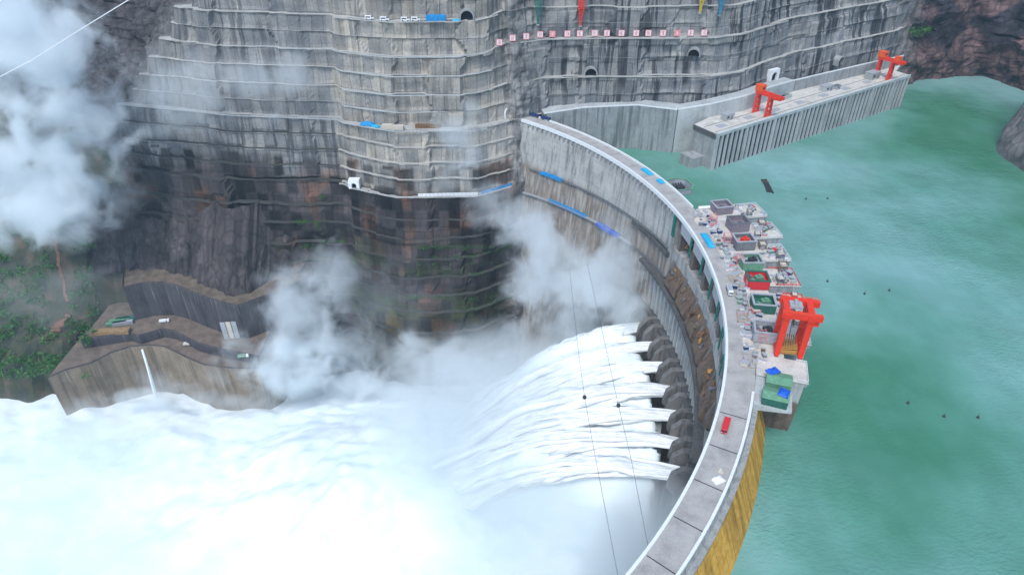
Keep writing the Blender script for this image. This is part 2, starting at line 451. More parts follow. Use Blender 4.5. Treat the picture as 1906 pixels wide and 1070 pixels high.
def off_at(x, z):
    rows = cliff_rows(x, 0)
    return interp(z, [r[0] for r in rows], [r[1] for r in rows])
def cliff_point(s, z, out=0.0):
    """a point on the undisplaced face, moved OUT metres towards the valley"""
    c = cl_at(s); o = off_at(c[0], z)
    if z >= 0: ux, uy = c[2], c[3]
    else: ux, uy = c[4], c[5]
    n = Vector((c[2], c[3], 0)).normalized()
    return Vector((c[0]+ux*o, c[1]+uy*o, z)) - n*out
def cliff_s(x):
    return interp(x, [c[0] for c in CL], arc)
def albedo(x, y, z, s, nat):
    n1 = fbm(s*.012, z*.012, 3); n2 = fbm(s*.05, z*.03, 9)
    if x < -150:
        up = (.262, .262, .255); lo = (.066, .056, .054)
        t = sstep(-14, -62, z + n1*26) if z < 0 else 0
        c = [lerp(a, b, t) for a, b in zip(up, lo)]
    elif x < 2:
        if z > -52:
            c = [.40, .378, .335] if z < 0 else [.355, .337, .30]
        else:
            t = sstep(-135, -165, z + n1*14)*sstep(-215, -170, x)
            c = [lerp(a, b, t) for a, b in zip((.072, .062, .06), (.11, .088, .038))]
    else:
        c = [.268, .27, .268] if z > -52 else [.10, .09, .085]
    if z < -30 and x < 2 and nat < .5:
        q = sstep(-30, -60, z if x < -140 else z-22); n3 = fbm(s*.03+4, z*.016, 12, 4); n4 = fbm(s*.02+40, z*.05, 2, 4)
        ru = sstep(.12, .38, n3)*q; mo = sstep(.0, .3, n4)*sstep(-85, -120, z)*(1 if x > -200 else .5)
        c = [lerp(v, w, ru*.75) for v, w in zip(c, (.15, .075, .045))]; c = [lerp(v, w, mo*.8) for v, w in zip(c, (.055, .082, .024))]
        br_ = mn.cell(Vector((s/9.5, int(z/16), 3.0))); c = [v*(.75+.6*br_) for v in c]
    b = sstep(-146, -140, x) * (1-sstep(-30, 10, x))
    k = 1 + .3*n1 + .22*n2
    c = [v*k for v in c]
    if nat > .02:
        if x < -250:
            rk = [.062, .055, .058]
            g = sstep(.02, .2, fbm(x*.016, y*.016, z*.02+5)+.06) * sstep(-40, -95, z)
            rk = [lerp(a, b2, g) for a, b2 in zip(rk, (.022, .062, .022))]
        elif x < 60: rk = [.24, .235, .23]
        else:
            g = sstep(-.05, .2, fbm(x*.02+9, z*.03, y*.02))
            rk = [lerp(a, b2, g) for a, b2 in zip((.125, .078, .076), (.03, .026, .034))]  # reddish rock; dark noise patches put recess shade into the colour
        k = 1 + .5*n2
        c = [lerp(a, b2*k, nat) for a, b2 in zip(c, rk)]
    return [clamp(v, .01, .6) for v in c]
def build_cliff():
    V = []; UV = []; ALB = []; WEAR = []; Fc = []; MI = []
    nrow = None
    for s in ss:
        c = cl_at(s); nat = c[6]; rows = cliff_rows(c[0], nat); nrow = len(rows)
        zo = [r[0] for r in rows]; oo = [r[1] for r in rows]
        for (z, off, tg) in rows:
            if nat > .3:  # natural rock has no benches: a smooth batter of the same mean slope
                off = lerp(off, .25*z, sstep(.3, .8, nat))
            ux, uy = (c[2], c[3]) if z >= 0 else (c[4], c[5])
            x = c[0] + ux*off; y = c[1] + uy*off
            am = 1.0 + 10*nat + 3.5*sstep(-40, -100, z)*(1 if c[0] < -150 else .25)
            d = fbm(s*.022, z*.03, 1.7, 5)*am + fbm(s*.11, z*.09, 5.2, 3)*(.45+1.6*nat)
            if nat > .3: d += abs(fbm(x*.05, y*.05, z*.04, 4))*9*nat
            cell = mn.cell(Vector((s/10.5, z/13.0, 2.0))); big = mn.cell(Vector(((s+fbm(z*.05, 1, 1)*9)/27.0, z/52.0, 7.0)))
            if nat < .5: d += (cell-.5)*1.0 + (big-.5)*3.2
            if tg in (1, 2): d *= .7
            nx, ny = Vector((c[2], c[3])).normalized()
            V.append((x-nx*d, y-ny*d, z + (fbm(s*.02, z*.1, 8)*1.0 + (fbm(s*.014, round(z/15)*3.1, 2)*1.2 + fbm(s*.09, round(z/15)*1.7, 5)*.7)*sstep(-45, -75, z) if abs(z) > 1 else 0)))
            UV.append((s, z)); a = albedo(c[0], y, z, s, nat); ALB.append((*a, 1))
            st = interp(c[0], [-345, -160, -140, -20, 10, 400, 430], [.65, .6, .35, .35, 1, .95, 0])
            if z < -60: st *= .5
            rock = clamp(nat*1.2 + (.35*sstep(-40, -90, z) if c[0] < -150 else 0))
            WEAR.append((st, 1-nat, rock, 1))
    ncol = len(ss)
    tags = [r[2] for r in cliff_rows(0, 0)]
    zr = [r[0] for r in cliff_rows(-200, 0)]
    for i in range(ncol-1):
        nat = cl_at(ss[i])[6]; x = cl_at(ss[i])[0]
        for j in range(nrow-1):
            a = i*nrow + j
            Fc.append((a, a+nrow, a+nrow+1, a+1))
            m = 0
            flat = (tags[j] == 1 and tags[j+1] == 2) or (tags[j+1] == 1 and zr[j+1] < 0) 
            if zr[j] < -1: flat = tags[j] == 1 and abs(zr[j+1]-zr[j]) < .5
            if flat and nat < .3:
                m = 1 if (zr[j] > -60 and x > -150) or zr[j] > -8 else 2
            MI.append(m)
    me = bpy.data.meshes.new("cliff"); me.from_pydata(V, [], Fc)
    for k in ('cliff', 'berm', 'berm_dark'): me.materials.append(M[k])
    l = me.uv_layers.new(name="UVMap")
    for lp in me.loops: l.data[lp.index].uv = UV[lp.vertex_index]
    for nm, dat in (("albedo", ALB), ("wear", WEAR)):
        ca = me.color_attributes.new(nm, 'FLOAT_COLOR', 'POINT')
        for i, cc in enumerate(dat): ca.data[i].color = cc
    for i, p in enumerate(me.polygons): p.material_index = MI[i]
    o = bpy.data.objects.new("cliff_terrain", me); COL.objects.link(o)
    tag(o, kind='structure')
    return o
build_cliff()
def kerb(s0, s1, z, mat, name="berm_kerb", h=.9, w=.9, out=.2):
    """the upstand along the lip of a berm, one solid run"""
    mb = MB(); prev = None; s = s0; pts = []
    while s < s1: pts.append(s); s += 3.0
    for s in pts+[s1]:
        x = cl_at(s)[0]; zz = z if z <= 0 else interp(x, [-40, 5], [z, UPZ_R[UPZ_L.index(z)]]) if z in UPZ_L else z
        p = cliff_point(s, zz-.05, out) ; j = fbm(s*.09, z, 0)*.35
        if prev: mb.bar(prev, (p.x, p.y-.3+j*.3, zz+h/2-.2+j*.5), w, h)
        prev = (p.x, p.y-.3+j*.3, zz+h/2-.2+j*.5)
    return tag(mb.build(name, mat), kind='structure')
# pale upstands the photograph shows on the buttress and the haul roads
for (x0, x1, z) in ((-345, -20, 0), (-190, -16, 53), (-138, -16, 39), (-138, -16, 25), (-138, -60, 12), (-140, -8, 78), (10, 250, 58), (20, 200, 28.5)):
    if z in (58, 28.5):
        kerb(cliff_s(x0), cliff_s(x1), z, M['berm'], h=.7)
    else: kerb(cliff_s(x0), cliff_s(x1), z, M['conc'] if z != 78 else M['berm'], h=.75, w=.8)
kerb(cliff_s(-150), cliff_s(0), -52, M['berm'], h=1.0)

# river bed, reservoir, white water -------------------------------------------------
mb = MB(); mb.face([(-3000, -900, -246), (3000, -900, -246), (3000, 2600, -246), (-3000, 2600, -246)])
tag(mb.build("river_bed_ground", M['conc_dark']), kind='structure')
CX, CY, RD, RU, WZ = -174.2, 324.6, 287.3, 299.3, -31.0
def pol(phi, r, z=0.0): a = rad(phi); return Vector((CX+r*math.cos(a), CY+r*math.sin(a), z))
mb = MB()
arcp = [pol(p, 301.5, WZ) for p in range(58, -90, -2)]
outer = [Vector((1500, -700, WZ)), Vector((1500, 1300, WZ)), Vector((100, 1300, WZ))]
bm = bmesh.new(); vs = [bm.verts.new(p) for p in arcp+outer]; bm.faces.new(vs); bmesh.ops.triangulate(bm, faces=bm.faces[:])
me = bpy.data.meshes.new("reservoir_water"); bm.normal_update()
bmesh.ops.recalc_face_normals(bm, faces=bm.faces[:]); bm.to_mesh(me); bm.free(); me.materials.append(M['water'])
if me.polygons[0].normal.z < 0: me.flip_normals()
o = bpy.data.objects.new("reservoir_water", me); COL.objects.link(o); tag(o, kind='structure')
# white water filling the plunge pool and the river below
def river_z(x, y):
    b = math.exp(-((x+95)/105)**2 - ((y-305)/105)**2); c = math.exp(-((x+260)/150)**2 - ((y-360)/80)**2)
    e = math.exp(-((x-20)/70)**2 - ((y-385)/45)**2)
    g = math.exp(-((x-50)/90)**2 - ((y-205)/110)**2)
    z = -237 + 80*b + 16*c + 40*e + 10*sstep(-330, -420, x) + 80*g
    dx, dy = x-CX, y-CY; rr = math.hypot(dx, dy); ph = math.degrees(math.atan2(dy, dx))
    t = max(0.0, (277-rr)/36.0); zj = -97 + 2.2*t - 4.9*t*t
    k = sstep(-27, -12, ph)*(1-sstep(14, 25, ph))*sstep(60, 110, rr)*(1-sstep(264+10*fbm(ph*.5, 3, 1, 3), 278, rr))
    fan = zj - 4 - 5*fbm(ph*.35, rr*.012, 2, 4) + 4*fbm(ph*.9, rr*.03, 6, 4)
    z = max(z, lerp(-250, fan, k)) if k > 0 else z
    z += (abs(fbm(x*.016, y*.016, .3, 4))*9*(1+1.2*b+e) + fbm(x*.06, y*.06, 4, 3)*(1.0+2*b))
    return z
V = []; Fc = []; nx, ny = 420, 220
for j in range(ny+1):
    for i in range(nx+1):
        x = -900 + 1012*i/nx; y = 90 + 440*j/ny
        V.append((x, y, river_z(x, y)))
for j in range(ny):
    for i in range(nx):
        a = j*(nx+1)+i; Fc.append((a, a+1, a+nx+2, a+nx+1))
me = bpy.data.meshes.new("river_water"); me.from_pydata(V, [], Fc); me.materials.append(M['foam'])
for p in me.polygons: p.use_smooth = True
o = bpy.data.objects.new("river_water", me); COL.objects.link(o); tag(o, kind='structure')

# right-hand rock outcrop at the picture's edge -----------------------------------
def outcrop():
    ctrl = [(640, 700), (530, 668), (470, 622), (424, 566), (411, 515), (420, 468), (470, 400), (560, 330)]
    V = []; Fc = []; ALB = []; WEAR = []; UV = []; L = [0]
    for a, b in zip(ctrl, ctrl[1:]): L.append(L[-1]+math.hypot(a[0]-b[0], a[1]-b[1]))
    zs = [-45, -38, -31, -24, -17, -10, -3, 4, 11, 18, 25, 32, 38, 42, 44, 45]
    n = 90
    for i in range(n+1):
        s = L[-1]*i/n; x0 = interp(s, L, [c[0] for c in ctrl]); y0 = interp(s, L, [c[1] for c in ctrl])
        d = Vector((640-x0, 520-y0)).normalized()
        for j, z in enumerate(zs):
            back = .24*(z+45) + (0 if z < 38 else [4, 16, 60][min(2, zs.index(z)-13)] if z > 38 else 0)
            q = fbm(s*.03, z*.03, 2)*6 + fbm(s*.1, z*.1, 4)*1.6
            V.append((x0+d.x*(back+q), y0+d.y*(back+q), z)); UV.append((s, z))
            k = 1+.35*fbm(s*.05, z*.06, 1); ALB.append((.24*k, .22*k, .22*k, 1)); WEAR.append((.15, .35, .7, 1))
    m = len(zs)
    for i in range(n):
        for j in range(m-1):
            a = i*m+j; Fc.append((a, a+1, a+m+1, a+m))
    me = bpy.data.meshes.new("rock_outcrop"); me.from_pydata(V, [], Fc); me.materials.append(M['cliff'])
    l = me.uv_layers.new(name="UVMap")
    for lp in me.loops: l.data[lp.index].uv = UV[lp.vertex_index]
    for nm, dat in (("albedo", ALB), ("wear", WEAR)):
        ca = me.color_attributes.new(nm, 'FLOAT_COLOR', 'POINT')
        for i, cc in enumerate(dat): ca.data[i].color = cc
    o = bpy.data.objects.new("rock_outcrop_terrain", me); COL.objects.link(o); tag(o, kind='structure')
outcrop()

# ------------------------------------------------------------------ the dam
dam = thing("arch_dam", "long curved grey concrete arch dam with a crest road, spilling white water", "dam", (CX, CY, -246))
DO = Vector((-CX, -CY, 246))
def part(mb, name, mat, parent=dam, **k):
    shift(mb, DO); return mb.build(name, mat, parent, **k)
SP0, SP1 = 12.2, -17.2     # spillway range of angles
PIERS = [11-4.4*k for k in range(7)]
def r_dn(phi, z):
    lean = interp(phi, [-30, 0, 15, 24, 35, 52], [.0, .0, .02, .08, .12, .16])
    return RD - lean*(-z) - (0.08*max(0, -z-110))
def r_up(phi, z):
    d = -z; return RU + .36*min(d, 60)
def sheet(rf, zs, p0, p1, step=.5, ztop=None):
    """curved wall skin r = rf(phi, z)"""
    mb = MB(); n = int(round(abs(p1-p0)/step)); uv = []; m = len(zs)
    for i in range(n+1):
        ph = lerp(p0, p1, i/n)
        for z in zs:
            mb.v.append(tuple(pol(ph, rf(ph, z), z))); uv.append((rad(ph)*RU, z))
    for i in range(n):
        for j in range(m-1):
            a = i*m+j; mb.f.append((a, a+1, a+m+1, a+m)); mb.m.append(0)
    return mb, uv
def solid(p0, p1, zs, step=.5, rd=r_dn, ru=r_up):
    """closed curved wall between the two faces; slot 0 downstream and ends, slot 1 upstream"""
    mb = MB(); uv = []; n = max(1, int(round(abs(p1-p0)/step))); m = len(zs)
    for i in range(n+1):
        ph = lerp(p0, p1, i/n)
        for z in zs: mb.v.append(tuple(pol(ph, rd(ph, z), z))); uv.append((rad(ph)*RU, z))
        for z in zs: mb.v.append(tuple(pol(ph, ru(ph, z), z))); uv.append((rad(ph)*RU, z))
    w = 2*m
    for i in range(n):
        for j in range(m-1):
            a = i*w+j
            mb.f.append((a, a+1, a+w+1, a+w)); mb.m.append(0)
            a += m; mb.f.append((a, a+w, a+w+1, a+1)); mb.m.append(1)
        a = i*w; mb.f.append((a, a+w, a+w+m, a+m)); mb.m.append(0)
        a = i*w+m-1; mb.f.append((a, a+m, a+w+m, a+w)); mb.m.append(0)
    for a in (0, n*w):
        for j in range(m-1): mb.f.append((a+j, a+m+j, a+m+j+1, a+j+1)); mb.m.append(0)
    bmx = bmesh.new(); return mb, uv
zfull = [-1.2, -5, -10, -16, -24, -31, -38, -46, -55, -65, -80, -100, -125, -155, -190, -240][::-1]
zlow = [-24, -27, -31, -38, -46, -55, -65, -80, -100, -125, -155, -190, -240][::-1]
for (a, b, zs) in ((52, SP0, zfull), (SP0, SP1, zlow), (SP1, -75, zfull)):
    mb, uv = solid(a, b, zs); part(mb, "dam_body", [M['dam_face'], M['dam_up']], uv=uv)
# crest road slab, overhanging cornice, parapets
def ring(r0, r1, z0, z1, p0, p1, step=.5):
    return solid(p0, p1, [z0, z1], step, lambda p, z: r0, lambda p, z: r1)[0]
part(ring(RD-1.0, RU+.6, -1.2, 0, 52, -75), "crest_road", M['road'])
part(ring(RD-1.3, RD-.1, -1.6, 1.15, 50.5, -75), "parapet", M['rail'])
part(ring(RU-.5, RU+.6, -.6, 1.1, 50.5, 13.2), "parapet", M['rail'])
part(ring(RU-.5, RU+.6, -.6, 1.1, -20.2, -75), "parapet", M['rail'])
part(ring(RU+.6, RU+2.6, -3.4, -2.6, 48, 13.4), "service_walkway", M['conc_mid'])
part(ring(RU+.6, RU+3.4, -4.6, -3.8, -20.5, -75), "service_walkway", M['conc_mid'])
for k in range(14):
    ph = -23.5 - 4.05*k
    if ph > -75:
        part(ring(RD+.1, RU-.7, .0, .035, ph, ph-.085, .05), "expansion_joint", M['dark'])
for k in range(7):
    ph = 17.5+4.6*k
    part(ring(RD+.1, RU-.7, .0, .03, ph, ph-.06, .05), "expansion_joint", M['steel'])
# corbels under the downstream cornice on the far wing
for k in range(38):
    ph = 49-k*.98
    mb = MB().box(pol(ph, RD-1.15, -3.0), (1.7, 1.0, 2.9), rad(ph)); part(mb, "corbel", M['conc_mid'])
# spillway: piers, gates, bridge girders, netting, panels
def radial_prism(ph, half_w, prof, mats=(0,)):
    """prof: list of (r, z) outline in the radial plane, extruded half_w either side of angle ph"""
    a = rad(ph); t = Vector((-math.sin(a), math.cos(a), 0))*half_w; mb = MB(); n = len(prof)
    for sgn in (-1, 1):
        for r, z in prof: mb.v.append(tuple(pol(ph, r, z)+t*sgn))
    mb.f.append(tuple(range(n))); mb.f.append(tuple(reversed(range(n, 2*n))))
    for i in range(n):
        j = (i+1) % n; mb.f.append((i, i+n, j+n, j))
    mb.m = [0]*len(mb.f); return mb
for k, ph in enumerate(PIERS):
    # the pier: downstream blade, upstream nose standing in the water
    prof = [(288.5, -1.3), (287.5, -30), (283.5, -44), (283.5, -50), (301, -50), (301, -1.3)]
    part(radial_prism(ph, 1.9, prof), "spillway_pier", M['conc_wet'])
    if k: part(radial_prism(ph+.0, .8, [(RD-2.0, -1.7), (RD-1.35, -1.7), (RD-1.35, -14-1.5*(k % 2)), (RD-2.0, -14-1.5*(k % 2))]), "safety_net", M['teal'])
part(radial_prism(SP0+.1, 1.5, [(RD-2.0, -1.7), (RD-1.35, -1.7), (RD-1.35, -17), (RD-2.0, -17)]), "safety_net", M['teal'])
for k in range(7):
    a = (SP0-1.0) if k == 0 else PIERS[k-1]-.55
    if k == 0: continue
    b = PIERS[k]+.45 if k < 7 else SP1
    part(ring(RD-.9, RD-.1, -9.5, -1.7, a, b), "bridge_girder", M['grey'])
    mid = (a+b)/2
    part(ring(RD+.2, RU-.2, -2.2, -1.25, a, b), "bridge_soffit", M['conc_wet'])
    # radial gate leaf and its arms
    g = solid(a, b, [-26, -22, -17, -12, -7], .5, lambda p, z: 297.2+.004*(z+16)**2*.4, lambda p, z: 298.2+.004*(z+16)**2*.4)[0]
    gate = part(g, "spillway_gate", M['rust'])
    mb = MB()
    for q in (.25, .75):
        pa = lerp(a, b, q)
        for zz in (-23, -15, -9): mb.bar(pol(pa, 297, zz), pol(pa, 289.5, -18), .7)
    part(mb, "gate_arm", M['ochre' if k % 2 else 'rust'], parent=gate)
    # ogee chute below the gate
    ch = radial_prism(mid, math.sin(rad(abs(a-b)/2))*290, [(300, -24), (296, -24.6), (289, -30), (282.0, -41), (280.5, -47), (284, -52), (300, -52)])
    part(ch, "spillway_chute", M['chute'])
    for q in range(7): part(MB().box(pol(lerp(a, b, R.random()), R.uniform(281.5, 289), R.uniform(-41, -33)), (R.uniform(1, 3), R.uniform(1, 4), R.uniform(.8, 2.2)), R.random()*3), "chute_boulder", M[('ochre', 'steel', 'rust', 'conc_dark', 'rust')[(q+k) % 5]])
# lip beam, apron strip, ledges
part(ring(279.2, 284.5, -53, -50.5, SP0+6, SP1-3), "chute_lip", M['conc_dark'])
part(solid(SP0+9, SP1-3.4, [-86, -70, -53], .5, lambda p, z: 285.6, lambda p, z: 292)[0], "apron_wall", M['conc_mid'])
for k in range(26):
    ph = SP0+8.6-k*1.24
    part(radial_prism(ph, .55, [(285.8, -54), (284.2, -54), (283.9, -84), (285.8, -85)]), "apron_rib", M['conc'])
part(ring(281, 290, -88.5, -86, SP0+9, SP1-3.4), "outlet_ledge", M['conc_dark'])
# seven flip buckets with their water jets
BUCK = [14.2-4.7*k for k in range(7)]
def bucket(ph, k):
    mb = MB()
    for sgn in (-1, 1):
        w = radial_prism(ph + sgn*1.4, 1.9, [(292, -85.5), (278, -85.0), (272.5, -91), (271.0, -101), (283, -114), (292, -114)])
        b = len(mb.v); mb.v += w.v; mb.f += [tuple(b+i for i in f) for f in w.f]; mb.m += w.m
    w = radial_prism(ph, 5.2, [(292, -88.5), (282, -88.5), (280.5, -92.5), (292, -92.5)])
    b = len(mb.v); mb.v += w.v; mb.f += [tuple(b+i for i in f) for f in w.f]; mb.m += w.m
    w = radial_prism(ph, 4.2, [(292, -101.5), (276, -103), (282, -114), (292, -114)])
    b = len(mb.v); mb.v += w.v; mb.f += [tuple(b+i for i in f) for f in w.f]; mb.m += w.m
    o = part(mb, "flip_bucket", M['bucket'])
    part(radial_prism(ph, 2.6, [(287.5, -92.7), (280.2, -92.7), (280.2, -93.6), (287.5, -93.6)]), "bucket_lintel", M['conc_mid'], parent=o)
for k, ph in enumerate(BUCK): bucket(ph, k)
part(radial_prism(-18.2, 4.0, [(294, -84), (280, -87), (275, -98), (283, -128), (294, -128)]), "end_buttress", M['conc_wet'])
part(radial_prism(18.6, 3.0, [(294, -80), (283, -84), (279, -98), (284, -120), (294, -120)]), "end_buttress", M['conc_dark'])
# catwalks on the downstream face of the far wing
def catwalk(za, zb, p0, p1, mat, w=2.2):
    mb = MB(); n = 60
    def pt(i, dr, dz):
        ph = lerp(p0, p1, i/n); z = lerp(za, zb, i/n); return pol(ph, r_dn(ph, z)-dr, z+dz)
    for i in range(n):
        mb.bar(pt(i, w/2-.3, 0), pt(i+1, w/2-.3, 0), w, .45)
        mb.bar(pt(i, w-.4, 1.1), pt(i+1, w-.4, 1.1), .22)
        if i % 2 == 0:
            mb.bar(pt(i, w-.4, 0), pt(i, w-.4, 1.1), .16); mb.bar(pt(i, w-.5, -.2), pt(i, -.3, -2.4), .3)
    return part(mb, "catwalk", mat)
catwalk(-38, -28.5, 47.5, 13.2, M['steel']); catwalk(-60, -51, 48.5, 22, M['grey'], 3.0); catwalk(-51, -50, 22, 12.5, M['steel'])
part(solid(22.5, 12.6, [-34.5, -32.8, -31], .5, lambda p, z: r_dn(p, z)-2.6, lambda p, z: r_dn(p, z)+.3)[0], "corbel_ledge", M['conc_dark'])
# open brackets / inspection grooves below the cornice near the bridge
mb = MB()
for k in range(11):
    ph = 24-k*.9
    mb.box(pol(ph, RD-.35, -9.2), (1.1, .5, 11.5), rad(ph)); 
part(mb, "cable_duct", M['grey'])
# draped sheets on the catwalks
def sheet_on(za, p0, p1, mat, label, w=2.6):
    mb = MB(); n = max(2, int(abs(p1-p0)/.4))
    for i in range(n):
        a, b = lerp(p0, p1, i/n), lerp(p0, p1, (i+1)/n)
        ze = lambda q: (interp(q, [13.2, 47.5], [-28.5, -38]) if za > -45 else interp(q, [22, 48.5], [-51, -60]))
        z1 = ze(a)+.9+R.uniform(-.25, .4); z2 = ze(b)+.9+R.uniform(-.25, .4)
        mb.bar(pol(a, r_dn(a, za)-w*.5, z1), pol(b, r_dn(b, za)-w*.5, z2), w, .5)
        mb.bar(pol(a, r_dn(a, za)-w, z1-1.0), pol(b, r_dn(b, za)-w, z2-1.0), .3, 2.2)
    o = mb.build("tarpaulin", mat); return tag(o, label, "tarpaulin", "blue sheets on the dam catwalks")
sheet_on(-33.6, 45.2, 40.2, M['blue'], "blue tarpaulin on the upper catwalk near the far abutment")
sheet_on(-53, 42.5, 33.5, M['blue'], "long faded blue tarpaulin along the middle of the lower catwalk")
sheet_on(-53, 30.5, 25.0, M['deep_blue'], "bright blue tarpaulin at the near end of the lower catwalk", 3.4)
# water jets
def jet(ph, k):
    """one outlet's water: a core and many ragged strands thrown out along slightly different arcs"""
    rj = random.Random(40+k); mb = MB(); uv = []
    V0 = [33, 35, 37, 36, 38, 37, 35][k]; up = [1, 2.5, 2, 4, 3, 3.5, 2][k]; fat = [1.5, 1.25, 1.0, 1.15, .85, 1.0, .9][k]
    def strand(dphi, v, u, side, drop, w0, w1, tmax, m, n, sq=1.0):
        a = rad(ph+dphi); dr = Vector((-math.cos(a), -math.sin(a), 0)); tn = Vector((-math.sin(a), math.cos(a), 0)); sd_ = rj.uniform(0, 99)
        b = len(mb.v)
        for i in range(n+1):
            t = i/n*tmax; c = pol(ph, 277.5, -97.5-drop) + tn*side + dr*(v*t) + Vector((0, 0, u*t - 4.9*t*t))
            c += tn*fbm(t*1.1, sd_, 0, 3)*1.3*t + Vector((0, 0, 1))*fbm(t*1.3, sd_, 5, 3)*1.2*t
            w = lerp(w0, w1, (t/4.3)**1.1)*(1 if t < tmax*.8 or tmax > 4 else max(.05, (tmax-t)/(tmax*.2)))
            for j in range(m):
                q = 2*math.pi*j/m
                e = 1 + (.38*fbm(math.cos(q)*1.4+sd_, math.sin(q)*1.4, i*.08, 4) + .2*fbm(math.cos(q)*3+sd_, math.sin(q)*3, i*.2, 4))*min(1, .25+t)
                mb.v.append(tuple(c + tn*math.cos(q)*w*e + Vector((0, 0, 1))*math.sin(q)*w*e*sq)); uv.append((j*1.0+sd_, i*3.0))
        for i in range(n):
            for j in range(m):
                mb.f.append((b+i*m+j, b+i*m+(j+1) % m, b+(i+1)*m+(j+1) % m, b+(i+1)*m+j)); mb.m.append(0)
    strand(0, V0, up, 0, 0, 4.6, 15.0*fat, 4.4, 22, 70, .38)
    for q in range(16):
        s = rj.uniform(-1, 1)
        strand(-s*rj.uniform(.6, 3.4)*fat, V0*rj.uniform(.9, 1.06), up+rj.uniform(-1.6, 2.2), s*3.9, rj.uniform(-1.5, 2.0), rj.uniform(.35, .9), rj.uniform(1.2, 4.2)*fat, rj.uniform(2.2, 4.5), 7, 44)
    o = mb.build("water_jet", M['jet'], smooth=True, uv=uv)
    tag(o, kind='stuff')
for k, ph in enumerate(BUCK): jet(ph, k)
#PART3
for i, o in enumerate([o for o in bpy.data.objects if o.name.startswith("water_jet")]):
    del o["kind"]
    nth = ["farthest", "second farthest", "third farthest", "middle", "third nearest", "second nearest", "nearest"][i]
    tag(o, f"white water jet leaping from the dam's lower outlets, {nth} of the seven", "water jet", "jets spilling from the outlets")
# ------------------------------------------------------------------ power intake on the far side of the lake
IA, IB = Vector((163, 516, 0)), Vector((386.5, 663, 0))
idir = (IB-IA).normalized(); inrm = Vector((-idir.y, idir.x, 0)); iang = math.atan2(idir.y, idir.x); ILEN = (IB-IA).length
intake = thing("power_intake", "long grey concrete intake block with vertical ribs standing in the green lake", "intake tower", IA)
def ipart(mb, name, mat, parent=None, **k): return shift(mb, -IA).build(name, mat, parent or intake, **k)
def ip(a, b, z=0.0): p = IA + idir*a + inrm*b; return Vector((p.x, p.y, z))
back = [ip(ILEN, 0), ip(ILEN+1, 14), Vector((394, 696, 0)), Vector((342, 666, 0)), Vector((258, 618, 0)), Vector((227, 593, 0)), Vector((200, 569, 0)), Vector((168, 554, 0)), ip(0, 24)]
mb = MB().prism([(p.x, p.y) for p in [ip(0, 0)]+back], -60, 0, 0, 1); ipart(mb, "intake_body", [M['conc_mid'], M['deck']])
# coping beam along the front, standing clear of the ribs
mb = MB().box(ip(ILEN/2, -.7, -.9), (ILEN+1, 2.0, 2.4), iang); ipart(mb, "coping_beam", M['conc'])
nr = 47
for i in range(nr):
    a = 1.2 + (ILEN-2.4)*i/(nr-1); wide = i % 6 == 0
    mb = MB().box(ip(a, -.75 - (.2 if wide else 0), -31.5), (2.7 if wide else 1.95, 1.6 + (.4 if wide else 0), 58.7), iang)
    ipart(mb, "intake_rib", M['conc'])
mb = MB()
for i in range(nr-1):
    a = 1.2 + (ILEN-2.4)*(i+.5)/(nr-1); mb.box(ip(a, -.12, -31), (3.2, .2, 57), iang)
ipart(mb, "trash_screen", M['screen'])
# crane rails, kerb and hatch covers on the deck
for b in (3.0, 15.5): ipart(MB().box(ip(ILEN/2, b, .12), (ILEN-4, .5, .2), iang), "crane_rail", M['steel'])
ipart(MB().box(ip(ILEN/2, -1.55, .75), (ILEN, .25, .9), iang), "guard_rail", M['rail'])
for i in range(8): ipart(MB().box(ip(16+33*i, 9.5, .15), (9, 6, .22), iang), "gate_hatch", M['grey'])
ipart(MB().box(ip(-.25, 12, -2.2), (.9, 25, 3.6), iang), "end_coping", M['conc_dark'])
ipart(MB().box(ip(-6, 16, -40), (13, 14, 36), iang), "low_landing", M['conc_mid'])
def shed(loc, d, rz, wall, roof, label, name="equipment_house", cat="shed", group=None, door=True):
    t = thing(name, label, cat, loc, rz, group)
    MB().box((0, 0, d[2]/2), d).build("wall", wall, t)
    MB().box((0, 0, d[2]+.2), (d[0]+.5, d[1]+.5, .4)).build("roof", roof, t)
    if door: MB().box((d[0]*.2, -d[1]/2-.03, d[2]*.35), (d[0]*.22, .08, d[2]*.7)).build("door", M['steel'], t)
    MB().box((-d[0]*.22, -d[1]/2-.03, d[2]*.55), (d[0]*.25, .08, d[2]*.35)).build("window", M['glass'], t)
    return t
shed(at(1353, 222), (10, 6, 5), iang, M['conc'], M['grey'], "pale concrete equipment house near the dam end of the intake deck")
shed(at(1537, 168), (12, 7, 4.5), iang, M['conc'], M['grey'], "pale concrete equipment house on the middle of the intake deck")
shed(at(1557, 166), (5, 4, 3.5), iang, M['grey'], M['steel'], "small grey kiosk beside the middle house on the intake deck")
shed(at(1622, 146), (13, 8, 6), iang, M['conc_mid'], M['grey'], "grey equipment house under the far red gantry crane")
# pit in the deck behind the near crane
pt = thing("shaft_pit", "open dark shaft with concrete rim behind the nearer intake crane", "shaft", at(1452, 182))
mb = MB()
for (a, b, d) in ((0, 5, (18, 1, 2.5)), (0, -5, (18, 1, 2.5)), (9, 0, (1, 9, 2.5)), (-9, 0, (1, 9, 2.5))):
    c = idir*a+inrm*b; mb.box((c.x, c.y, 1.5), d, iang)
mb.build("rim", M['conc'], pt); MB().box((0, 0, .1), (17, 9, .15), iang).build("painted_shaft_dark", M['black'], pt)  # black slab on the deck paints the darkness of the shaft
